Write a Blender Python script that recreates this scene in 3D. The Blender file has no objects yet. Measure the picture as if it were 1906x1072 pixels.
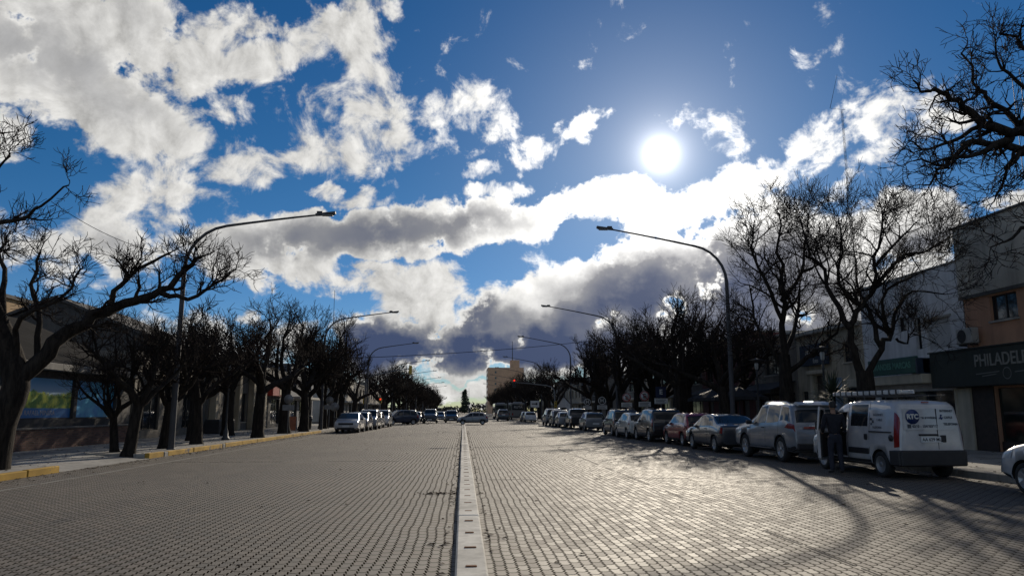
import bpy, bmesh, math, random
import numpy as np
from mathutils import Vector, Matrix, Euler
R = math.radians
sc = bpy.context.scene
col = sc.collection

# ------------------------------------------------------------------ camera
CAM_H, FPX = 1.55, 1376.0
PITCH, YAW = R(9.45), R(3.74)            # tilted up, turned right of the street axis (+Y)
cam_d = bpy.data.cameras.new('camera')
cam = bpy.data.objects.new('camera', cam_d); col.objects.link(cam)
cam.location = (0, 0, CAM_H)
cam.rotation_euler = (R(90) + PITCH, 0, -YAW)
cam_d.sensor_width = 36; cam_d.lens = 36 * FPX / 1906
cam_d.clip_start = 0.1; cam_d.clip_end = 6000
sc.camera = cam
CM = cam.rotation_euler.to_matrix()

def ray(px, py):                          # world direction of a photograph pixel (1906 x 1072)
    return (CM @ Vector((px - 953, 536 - py, -FPX))).normalized()
def on_ground(px, py, z=0.0):
    d = ray(px, py); t = (z - CAM_H) / d.z
    return Vector((0, 0, CAM_H)) + d * t
def at_depth(px, py, y):
    d = ray(px, py); return Vector((0, 0, CAM_H)) + d * (y / d.y)
def at_side(px, py, x):
    d = ray(px, py); return Vector((0, 0, CAM_H)) + d * (x / d.x)

# ------------------------------------------------------------------ sun and sky
SUN_DIR = ray(1230, 287)
SUN_EL = math.asin(SUN_DIR.z); SUN_AZ = math.atan2(SUN_DIR.x, SUN_DIR.y)   # azimuth clockwise from +Y
sun_d = bpy.data.lights.new('sun', 'SUN'); sun_d.energy = 4.9; sun_d.angle = R(0.53); sun_d.color = (1.0, 0.885, 0.72)
sun = bpy.data.objects.new('sun', sun_d); col.objects.link(sun)
sun.rotation_euler = SUN_DIR.to_track_quat('Z', 'Y').to_euler()
sun.location = SUN_DIR * 100

sc.view_settings.view_transform = 'Standard'; sc.view_settings.look = 'None'
sc.view_settings.exposure = -0.38; sc.view_settings.gamma = 1.0; sc.view_settings.use_curve_mapping = False

class NT:                                 # small node-graph helper
    def __init__(s, tree): s.t = tree; s.n = tree.nodes; s.l = tree.links
    def node(s, typ, **kw):
        n = s.n.new(typ)
        for k, v in kw.items(): setattr(n, k, v)
        return n
    def put(s, sock, v):
        if v is None: return
        if isinstance(v, bpy.types.NodeSocket): s.l.new(v, sock)
        else: sock.default_value = v
    def m(s, op, a, b=None, c=None, clamp=False):
        n = s.node('ShaderNodeMath', operation=op, use_clamp=clamp)
        for i, v in enumerate((a, b, c)): s.put(n.inputs[i], v)
        return n.outputs[0]
    def v(s, op, a, b=None, scale=None):
        n = s.node('ShaderNodeVectorMath', operation=op)
        s.put(n.inputs[0], a); s.put(n.inputs[1], b)
        if scale is not None: s.put(n.inputs['Scale'], scale)
        return n.outputs['Value'] if op in ('LENGTH', 'DOT_PRODUCT', 'DISTANCE') else n.outputs[0]
    def mix(s, f, a, b, blend='MIX'):
        n = s.node('ShaderNodeMix', data_type='RGBA', blend_type=blend)
        s.put(n.inputs[0], f); s.put(n.inputs[6], a); s.put(n.inputs[7], b)
        return n.outputs[2]
    def ramp(s, f, lo, hi, a=0.0, b=1.0, smooth=True):
        n = s.node('ShaderNodeMapRange', interpolation_type='SMOOTHSTEP' if smooth else 'LINEAR')
        for i, v in enumerate((f, lo, hi, a, b)): s.put(n.inputs[i], v)
        return n.outputs[0]
    def noise(s, vec, scale, detail=4, rough=0.55, lac=2.0, dist=0.0, dim='3D'):
        n = s.node('ShaderNodeTexNoise', noise_dimensions=dim)
        if vec is not None: s.l.new(vec, n.inputs['Vector'])
        s.put(n.inputs['Scale'], scale); s.put(n.inputs['Detail'], detail); s.put(n.inputs['Roughness'], rough)
        s.put(n.inputs['Lacunarity'], lac); s.put(n.inputs['Distortion'], dist)
        return n
    def xyz(s, a, b, c):
        n = s.node('ShaderNodeCombineXYZ')
        for i, v in enumerate((a, b, c)): s.put(n.inputs[i], v)
        return n.outputs[0]
    def sep(s, v):
        n = s.node('ShaderNodeSeparateXYZ'); s.l.new(v, n.inputs[0]); return n.outputs

world = bpy.data.worlds.new('World'); sc.world = world; world.use_nodes = True
def build_sky():
    W = NT(world.node_tree); W.n.clear()
    out = W.node('ShaderNodeOutputWorld'); bg = W.node('ShaderNodeBackground')
    W.l.new(bg.outputs[0], out.inputs[0])
    sky = W.node('ShaderNodeTexSky', sky_type='NISHITA', sun_disc=False, sun_elevation=SUN_EL, sun_rotation=SUN_AZ,
                 altitude=700, air_density=1.0, dust_density=0.15, ozone_density=2.5)
    tc = W.node('ShaderNodeTexCoord'); d = W.v('NORMALIZE', tc.outputs['Generated'])
    x, y, z = W.sep(d)
    az = W.m('ARCTAN2', x, y); el = W.m('ARCSINE', z)
    k = 180 / math.pi
    p = W.xyz(W.m('MULTIPLY', az, k), W.m('MULTIPLY', el, k), 0.0)          # sky position: azimuth, elevation in degrees
    # cumulus lumps get smaller and flatter towards the horizon, as clouds on one layer do
    zz = W.m('ADD', W.m('MAXIMUM', z, 0.0), 0.10)
    lay = W.xyz(W.m('DIVIDE', x, zz), W.m('DIVIDE', y, zz), 0.0)
    w1 = W.noise(p, 0.11, 3, 0.55).outputs['Color']
    w2 = W.noise(p, 0.45, 4, 0.6).outputs['Color']
    warp = W.v('ADD', W.v('SCALE', W.v('SUBTRACT', w1, (.5, .5, .5)), scale=5.0), W.v('SCALE', W.v('SUBTRACT', w2, (.5, .5, .5)), scale=2.6))
    q = W.v('ADD', p, warp)
    def acc(blobs, coord):
        tot = None
        for i, (px, py, rx, ry, rot, wt) in enumerate(blobs):
            if i and i % 9 == 0:          # chains the groups one after the other, which keeps the shader's working set small
                ma = W.node('ShaderNodeVectorMath', operation='MULTIPLY_ADD')
                W.l.new(tot, ma.inputs[0]); ma.inputs[1].default_value = (1e-9,)*3; W.l.new(coord, ma.inputs[2]); coord = ma.outputs[0]
            dv = ray(px, py)
            c = (math.degrees(math.atan2(dv.x, dv.y)), math.degrees(math.asin(dv.z)), 0)
            mp = W.node('ShaderNodeMapping', vector_type='TEXTURE')
            W.l.new(coord, mp.inputs['Vector'])
            mp.inputs['Location'].default_value = c
            mp.inputs['Rotation'].default_value = (0, 0, R(rot))
            s = 0.040
            mp.inputs['Scale'].default_value = (rx * s, ry * s, 1)
            ln = W.v('LENGTH', mp.outputs[0])
            f = W.m('MULTIPLY', W.ramp(ln, 1.5, 0.35), wt)
            tot = f if tot is None else W.m('MAXIMUM', tot, f)
        return tot
    cov = acc(CLOUDS, q)
    drk = acc(DARKS, W.v('ADD', W.v('ADD', p, W.v('SCALE', warp, scale=0.8)), W.v('SCALE', W.xyz(cov, cov, cov), scale=1e-9)))
    n1 = W.noise(lay, 1.7, 7, 0.58, 2.1, 0.35).outputs['Fac']
    n2 = W.noise(p, 0.26, 9, 0.615, 2.1, 0.35).outputs['Fac']
    nn = W.m('ADD', W.m('MULTIPLY', W.m('SUBTRACT', n1, 0.5), 1.0), W.m('MULTIPLY', W.m('SUBTRACT', n2, 0.5), 2.1))
    # scattered cloud added to the unseen sky behind and overhead, amount tuned for fill light
    rest = W.m('MULTIPLY', W.ramp(y, 0.35, -0.15), 0.31)
    den = W.m('ADD', W.m('MAXIMUM', cov, rest), nn)
    alpha = W.ramp(den, 0.20, 0.64)
    thick = W.ramp(den, 0.45, 1.5)
    # relief: compare with the same field a little nearer the sun
    sa, se = math.degrees(SUN_AZ), math.degrees(SUN_EL)
    tosun = W.v('NORMALIZE', W.v('SUBTRACT', (sa, se, 0), p))
    n3 = W.noise(W.v('ADD', p, W.v('SCALE', tosun, scale=0.9)), 0.26, 6, 0.615, 2.1, 0.35).outputs['Fac']
    relief = W.m('MULTIPLY', W.m('SUBTRACT', n2, n3), 1.7)
    sunang = W.m('MULTIPLY', W.m('ARCCOSINE', W.v('DOT_PRODUCT', d, tuple(SUN_DIR))), k)
    near = W.ramp(sunang, 24, 3)
    lit = W.m('ADD', W.m('ADD', 0.88, W.m('MULTIPLY', near, 1.1)), relief)
    body = W.ramp(den, 0.55, 1.0)
    soft = W.noise(p, 0.16, 3, 0.5).outputs['Fac']
    dk = W.m('MULTIPLY', W.m('MULTIPLY', drk, body), W.ramp(soft, 0.25, 0.65, 0.72, 1.05))
    dk = W.m('ADD', dk, W.m('MULTIPLY', thick, 0.10))
    dk = W.m('ADD', dk, W.m('MULTIPLY', W.m('MULTIPLY', nn, 0.16), drk))
    dk = W.m('MINIMUM', W.m('MAXIMUM', dk, 0.0), 1.0)
    litc = W.mix(1.0, (1, 0.985, 0.95, 1), W.xyz(lit, lit, lit), 'MULTIPLY')
    grey = W.mix(near, (0.36, 0.365, 0.385, 1), (0.40, 0.40, 0.43, 1))
    cloud = W.mix(W.ramp(dk, 0.0, 0.55, smooth=False), litc, grey)
    cloud = W.mix(W.ramp(dk, 0.5, 1.0, smooth=False), cloud, (0.070, 0.100, 0.200, 1))
    # clear sky
    hs = W.node('ShaderNodeHueSaturation'); hs.inputs['Saturation'].default_value = 1.36; hs.inputs['Value'].default_value = 1.0
    W.l.new(sky.outputs[0], hs.inputs['Color'])
    tint = W.mix(W.ramp(z, 0.32, 0.02), (0.80, 0.98, 1.12, 1), (0.70, 0.92, 1.3, 1))
    clear = W.v('SCALE', W.v('MULTIPLY', hs.outputs[0], tint), scale=SKY_STRENGTH)
    c1 = W.mix(alpha, clear, cloud)
    # the sun's disc and the bright air round it
    gl = W.m('DIVIDE', 6.0, W.m('ADD', 1.0, W.m('POWER', W.m('DIVIDE', sunang, 0.60), 2.0)))
    gl = W.m('ADD', gl, W.m('MULTIPLY', W.m('POWER', W.ramp(sunang, 26, 0, smooth=False), 3.0), 0.20))
    glc = W.mix(1.0, (1, 0.97, 0.93, 1), W.xyz(gl, gl, gl), 'MULTIPLY')
    fin = W.mix(1.0, c1, glc, 'ADD')
    W.l.new(fin, bg.inputs['Color']); bg.inputs['Strength'].default_value = 1.0
SKY_STRENGTH = 0.068
world.cycles.sampling_method = 'MANUAL'; world.cycles.sample_map_resolution = 512
# cloud masses: place in the sky (as a direction), half-width, half-height, tilt, weight
CLOUDS = [
 (60,20,280,95,-3,1.25),(210,165,190,75,-22,1.1),(40,130,110,60,0,.78),(240,95,160,66,-10,.72),(110,185,90,46,-40,.7),
 (470,105,140,50,15,.62),(650,35,105,75,-10,.72),(480,10,90,40,0,.62),(350,110,80,60,0,.70),(570,50,60,60,0,.52),(400,40,60,50,0,.5),
 (700,240,75,95,10,.62),(590,255,85,70,10,.52),(500,215,90,60,0,.42),(860,232,105,66,25,.60),(710,120,70,50,0,.5),(430,210,80,50,0,.42),
 (990,275,75,42,25,.64),(1085,238,60,26,25,.66),(900,320,80,20,10,.42),
 (430,320,130,42,10,.55),(270,400,170,60,20,.60),(60,440,110,50,0,.52),(180,475,210,50,0,.72),(330,475,150,42,0,.74),(370,300,70,40,0,.5),
 (700,442,350,50,8,1.9),(480,490,160,40,-5,.95),(1030,390,200,38,14,1.15),(935,356,90,26,5,.66),(630,368,100,26,4,.6),(820,375,80,24,4,.58),
 (1270,385,190,60,10,1.15),(1130,392,120,34,10,.85),
 (1340,340,55,22,25,.56),(1410,345,70,28,20,.62),
 (1270,520,280,105,14,1.9),(1060,560,140,62,22,1.5),(880,640,330,58,3,1.9),(780,560,100,75,40,.85),(700,522,120,28,12,.68),
 (980,610,190,80,10,1.3),(1450,560,240,130,0,1.6),(1650,600,320,150,0,1.0),(1120,630,280,66,0,1.8),
 (1570,262,140,40,20,.56),(1640,290,90,36,10,.52),(1580,348,65,22,15,.58),(1730,240,70,30,0,.55),(1500,300,60,30,20,.5),
 (1700,430,190,62,8,.95),(1860,395,90,50,0,.9),(1560,430,130,42,0,.85),
 (870,722,330,13,0,.8),(820,698,110,12,0,.72),(930,700,160,8,0,.6),(900,750,260,9,0,.7),
 (5,235,45,40,0,.9),(230,640,420,60,0,.62),(500,600,110,22,0,.5),
]
DARKS = [
 (30,80,210,46,-6,.30),(190,150,130,40,-14,.20),(280,20,120,30,0,.12),
 (700,438,270,36,9,.66),(560,470,140,24,4,.42),(900,420,120,18,12,.25),
 (1270,545,260,85,10,.88),(1090,600,150,48,18,.9),(850,650,290,46,3,1.05),(700,638,150,36,0,.95),(1020,645,260,52,0,1.0),(1400,590,200,105,0,.75),
 (1330,485,100,44,6,.6),(1650,620,300,90,0,.55),(1770,455,120,34,10,.5),
 (880,600,70,40,30,.8),(940,610,80,44,0,.6),(230,460,90,25,0,.35),(330,480,100,30,0,.25),(1480,480,80,40,0,.3),
]
build_sky()

# ------------------------------------------------------------------ materials
MATS = {}
def mat(name, c, rough=0.7, metal=0.0, var=0.15, vscale=3.0, bump=0.0, bscale=40.0, spec=0.5, emit=0.0, alpha=None, coat=0.0):
    if name in MATS: return MATS[name]
    m = bpy.data.materials.new(name); m.use_nodes = True
    N = NT(m.node_tree); b = N.n['Principled BSDF']
    c = tuple(c) + (1,)
    if var > 0:
        tc = N.node('ShaderNodeTexCoord').outputs['Object']
        f = N.noise(tc, vscale, 5, 0.6).outputs['Fac']
        f2 = N.ramp(f, 0.25, 0.75)
        N.l.new(N.mix(f2, tuple(v * (1 - var) for v in c[:3]) + (1,), tuple(min(1, v * (1 + var)) for v in c[:3]) + (1,)), b.inputs['Base Color'])
        if bump > 0:
            bn = N.node('ShaderNodeBump'); bn.inputs['Strength'].default_value = bump; bn.inputs['Distance'].default_value = 0.02
            N.l.new(N.noise(tc, bscale, 4, 0.6).outputs['Fac'], bn.inputs['Height']); N.l.new(bn.outputs[0], b.inputs['Normal'])
    else:
        b.inputs['Base Color'].default_value = c
    b.inputs['Roughness'].default_value = rough; b.inputs['Metallic'].default_value = metal
    b.inputs['Specular IOR Level'].default_value = spec
    if coat: b.inputs['Coat Weight'].default_value = coat; b.inputs['Coat Roughness'].default_value = 0.05
    if emit > 0:
        b.inputs['Emission Color'].default_value = c; b.inputs['Emission Strength'].default_value = emit
    MATS[name] = m
    return m

def paint(name, c): return mat('paint_' + name, c, 0.30, 0.0, var=0.13, vscale=2.5, spec=0.5, coat=1.0)

def paver_mat():
    m = bpy.data.materials.new('paving_blocks'); m.use_nodes = True
    N = NT(m.node_tree); b = N.n['Principled BSDF']
    o = N.node('ShaderNodeTexCoord').outputs['Object']
    x, y, z = N.sep(o)
    wob = N.noise(o, 0.9, 2).outputs['Color']; wx, wy, wz = N.sep(wob)
    x1 = N.m('ADD', x, N.m('MULTIPLY', N.m('SUBTRACT', wx, 0.5), 0.08))
    y1 = N.m('ADD', y, N.m('MULTIPLY', N.m('SUBTRACT', wy, 0.5), 0.10))
    zig = N.m('MULTIPLY', N.m('SUBTRACT', N.m('FRACT', N.m('DIVIDE', N.m('ADD', y1, 0.056), 0.1125)), 0.5), 0.024)     # the blocks' slanted flanks
    zig2 = N.m('MULTIPLY', N.m('SUBTRACT', N.ramp(N.m('PINGPONG', x1, 0.05625), 0.013, 0.043), 0.5), 0.020)
    p = N.xyz(N.m('ADD', y1, zig2), N.m('ADD', x1, zig), 0.0)
    br = N.node('ShaderNodeTexBrick', offset=0.5, offset_frequency=2)
    N.l.new(p, br.inputs['Vector'])
    br.inputs['Color1'].default_value = (0.0, 0, 0, 1); br.inputs['Color2'].default_value = (1, 1, 1, 1)
    br.inputs['Mortar'].default_value = (0.5, 0.5, 0.5, 1); br.inputs['Scale'].default_value = 1
    br.inputs['Mortar Size'].default_value = 0.0098; br.inputs['Mortar Smooth'].default_value = 0.15
    br.inputs['Brick Width'].default_value = 0.225; br.inputs['Row Height'].default_value = 0.1125
    joint = br.outputs['Fac']
    g = N.ramp(br.outputs['Color'], 0, 1, 0.82, 1.16, smooth=False)
    big = N.ramp(N.noise(o, 0.16, 5, 0.62).outputs['Fac'], 0.3, 0.7, 0.78, 1.16)
    mid = N.ramp(N.noise(o, 1.3, 6, 0.7).outputs['Fac'], 0.3, 0.72, 0.88, 1.08)
    grit = N.ramp(N.noise(o, 55, 3, 0.7).outputs['Fac'], 0.3, 0.7, 0.78, 1.18)
    f = N.m('MULTIPLY', N.m('MULTIPLY', g, big), N.m('MULTIPLY', mid, grit))
    cA = N.mix(br.outputs['Color'], (0.110, 0.094, 0.069, 1), (0.115, 0.094, 0.072, 1))
    c = N.mix(1.0, cA, N.xyz(f, f, f), 'MULTIPLY')
    # rubbed tyre lanes and old oil
    lane = N.noise(N.xyz(N.m('MULTIPLY', x, 1.1), N.m('MULTIPLY', y, 0.03), 0.0), 1.0, 3, 0.6).outputs['Fac']
    c = N.mix(N.ramp(lane, 0.50, 0.75, 0, 0.38), c, (0.058, 0.049, 0.040, 1))
    oil = N.noise(o, 0.75, 3, 0.5).outputs['Fac']
    c = N.mix(N.ramp(oil, 0.66, 0.74, 0, 0.6), c, (0.03, 0.026, 0.023, 1))
    c = N.mix(joint, c, (0.018, 0.014, 0.010, 1))
    N.l.new(c, b.inputs['Base Color'])
    N.l.new(N.ramp(br.outputs['Color'], 0, 1, 0.70, 0.80), b.inputs['Roughness'])
    N.l.new(N.ramp(joint, 0, 0.5, PAVE_SPEC, 0.0), b.inputs['Specular IOR Level'])
    h = N.m('SUBTRACT', N.m('ADD', N.m('MULTIPLY', br.outputs['Color'], 0.30), N.m('MULTIPLY', N.noise(o, 70, 3, 0.6).outputs['Fac'], 0.35)), N.m('MULTIPLY', joint, 1.3))
    bn = N.node('ShaderNodeBump'); bn.inputs['Strength'].default_value = 0.8; bn.inputs['Distance'].default_value = 0.007
    N.l.new(h, bn.inputs['Height']); N.l.new(bn.outputs[0], b.inputs['Normal'])
    return m
PAVE_SPEC = 0.85

def tiled_mat(name, c, bw, bh, mort=0.006, rough=0.75, mc=None, contrast=0.15, axes='xy', bump=0.5, offset=0.5, dirt=0.25, spec=0.3):
    if name in MATS: return MATS[name]
    m = bpy.data.materials.new(name); m.use_nodes = True
    N = NT(m.node_tree); b = N.n['Principled BSDF']
    o = N.node('ShaderNodeTexCoord').outputs['Object']
    xyz = dict(zip('xyz', N.sep(o)))
    p = N.xyz(xyz[axes[0]], xyz[axes[1]], 0.0)
    br = N.node('ShaderNodeTexBrick', offset=offset)
    N.l.new(p, br.inputs['Vector'])
    br.inputs['Color1'].default_value = tuple(v * (1 - contrast) for v in c) + (1,)
    br.inputs['Color2'].default_value = tuple(v * (1 + contrast) for v in c) + (1,)
    br.inputs['Mortar'].default_value = tuple(mc or [v * 0.5 for v in c]) + (1,)
    br.inputs['Scale'].default_value = 1; br.inputs['Mortar Size'].default_value = mort
    br.inputs['Brick Width'].default_value = bw; br.inputs['Row Height'].default_value = bh
    f = N.ramp(N.noise(o, 0.8, 6, 0.65).outputs['Fac'], 0.3, 0.7, 1 - dirt, 1 + dirt * 0.6)
    N.l.new(N.mix(1.0, br.outputs['Color'], N.xyz(f, f, f), 'MULTIPLY'), b.inputs['Base Color'])
    b.inputs['Roughness'].default_value = rough; b.inputs['Specular IOR Level'].default_value = spec
    bn = N.node('ShaderNodeBump', invert=True); bn.inputs['Strength'].default_value = bump; bn.inputs['Distance'].default_value = 0.01
    N.l.new(br.outputs['Fac'], bn.inputs['Height']); N.l.new(bn.outputs[0], b.inputs['Normal'])
    MATS[name] = m
    return m

def plaster(name, c, dirt=0.3):
    if name in MATS: return MATS[name]
    m = bpy.data.materials.new(name); m.use_nodes = True
    N = NT(m.node_tree); b = N.n['Principled BSDF']
    o = N.node('ShaderNodeTexCoord').outputs['Object']
    x, y, z = N.sep(o)
    f1 = N.ramp(N.noise(o, 0.7, 6, 0.62).outputs['Fac'], 0.3, 0.7, 1 - dirt, 1.08)
    f2 = N.ramp(N.noise(N.xyz(N.m('MULTIPLY', x, 3.0), N.m('MULTIPLY', y, 3.0), N.m('MULTIPLY', z, 0.25)), 1.2, 5, 0.65).outputs['Fac'], 0.35, 0.75, 1.05, 1 - dirt * 0.9)   # rain streaks
    f = N.m('MULTIPLY', f1, f2)
    N.l.new(N.mix(1.0, tuple(c) + (1,), N.xyz(f, f, f), 'MULTIPLY'), b.inputs['Base Color'])
    b.inputs['Roughness'].default_value = 0.85
    bn = N.node('ShaderNodeBump'); bn.inputs['Strength'].default_value = 0.3; bn.inputs['Distance'].default_value = 0.01
    N.l.new(N.noise(o, 25, 4, 0.6).outputs['Fac'], bn.inputs['Height']); N.l.new(bn.outputs[0], b.inputs['Normal'])
    MATS[name] = m
    return m

def glass(name='window_glass', c=(0.02, 0.024, 0.028), rough=0.06):
    return mat(name, c, rough, 0.0, var=0.2, vscale=0.6, spec=0.8)
GLASS = glass(); CARGLASS = mat('car_glass', (0.018, 0.022, 0.026), 0.05, 0.0, var=0.1, vscale=2, spec=0.3)
RUBBER = mat('tyre_rubber', (0.018, 0.018, 0.018), 0.85, var=0.2, vscale=12)
RIM = mat('alloy_rim', (0.42, 0.43, 0.44), 0.35, 0.8, var=0.1, vscale=9)
BLACKP = mat('black_plastic', (0.022, 0.022, 0.024), 0.55, var=0.2, vscale=6)
CHROME = mat('chrome', (0.6, 0.6, 0.62), 0.15, 1.0, var=0)
REDLENS = mat('red_lens', (0.22, 0.012, 0.010), 0.18, var=0.1, vscale=8, coat=0.6)
CLEARLENS = mat('clear_lens', (0.55, 0.57, 0.6), 0.12, 0.2, var=0.1, vscale=20, coat=0.8)
PLATE = mat('plate_white', (0.62, 0.63, 0.62), 0.5, var=0.06)
INK = mat('black_ink', (0.02, 0.02, 0.022), 0.6, var=0)
STEEL = mat('galvanised_steel', (0.12, 0.123, 0.127), 0.6, 0.2, var=0.2, vscale=4)
DARKSTEEL = mat('dark_painted_steel', (0.045, 0.047, 0.05), 0.5, 0.2, var=0.2, vscale=4)
def bark_mat():
    m = bpy.data.materials.new('furrowed_bark'); m.use_nodes = True
    N = NT(m.node_tree); b = N.n['Principled BSDF']
    o = N.node('ShaderNodeTexCoord').outputs['Object']; x, y, z = N.sep(o)
    v = N.xyz(N.m('MULTIPLY', x, 11.0), N.m('MULTIPLY', y, 11.0), N.m('MULTIPLY', z, 2.2))
    n1 = N.noise(v, 1.0, 6, 0.65, dist=0.6).outputs['Fac']; n2 = N.noise(o, 2.3, 4, 0.6).outputs['Fac']
    c = N.mix(N.ramp(n1, 0.32, 0.68), (0.012, 0.010, 0.009, 1), (0.040, 0.033, 0.027, 1))
    c = N.mix(N.ramp(n2, 0.55, 0.75, 0, .5), c, (0.036, 0.034, 0.028, 1))
    N.l.new(c, b.inputs['Base Color']); b.inputs['Roughness'].default_value = 0.95; b.inputs['Specular IOR Level'].default_value = 0.15
    bn = N.node('ShaderNodeBump'); bn.inputs['Strength'].default_value = 1.0; bn.inputs['Distance'].default_value = 0.06
    N.l.new(n1, bn.inputs['Height']); N.l.new(bn.outputs[0], b.inputs['Normal'])
    return m
BARK = bark_mat()
TWIG = mat('twig_bark', (0.026, 0.021, 0.019), 0.95, var=0.3, vscale=2, spec=0.05)
LETTER = mat('letter_white', (0.55, 0.54, 0.5), 0.6, var=0.06)
CONC = plaster('pale_concrete', (0.36, 0.35, 0.32))
def worn_paint(name, c, under):
    m = bpy.data.materials.new(name); m.use_nodes = True
    N = NT(m.node_tree); b = N.n['Principled BSDF']
    o = N.node('ShaderNodeTexCoord').outputs['Object']
    n1 = N.noise(o, 3.5, 8, 0.72).outputs['Fac']; n2 = N.noise(o, 1.1, 4, 0.6).outputs['Fac']
    f = N.ramp(n2, 0.3, 0.7, 0.7, 1.15)
    pc = N.mix(1.0, tuple(c) + (1,), N.xyz(f, f, f), 'MULTIPLY')
    chip = N.ramp(N.m('ADD', n1, N.m('MULTIPLY', N.m('SUBTRACT', n2, .5), .35)), 0.56, 0.62)
    N.l.new(N.mix(chip, pc, tuple(under) + (1,)), b.inputs['Base Color']); b.inputs['Roughness'].default_value = .85; b.inputs['Specular IOR Level'].default_value = .2
    bn = N.node('ShaderNodeBump'); bn.inputs['Strength'].default_value = .5; bn.inputs['Distance'].default_value = .01
    N.l.new(n1, bn.inputs['Height']); N.l.new(bn.outputs[0], b.inputs['Normal'])
    return m
YELLOW = worn_paint('worn_yellow_paint', (0.50, 0.31, 0.06), (0.16, 0.14, 0.12))

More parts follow.
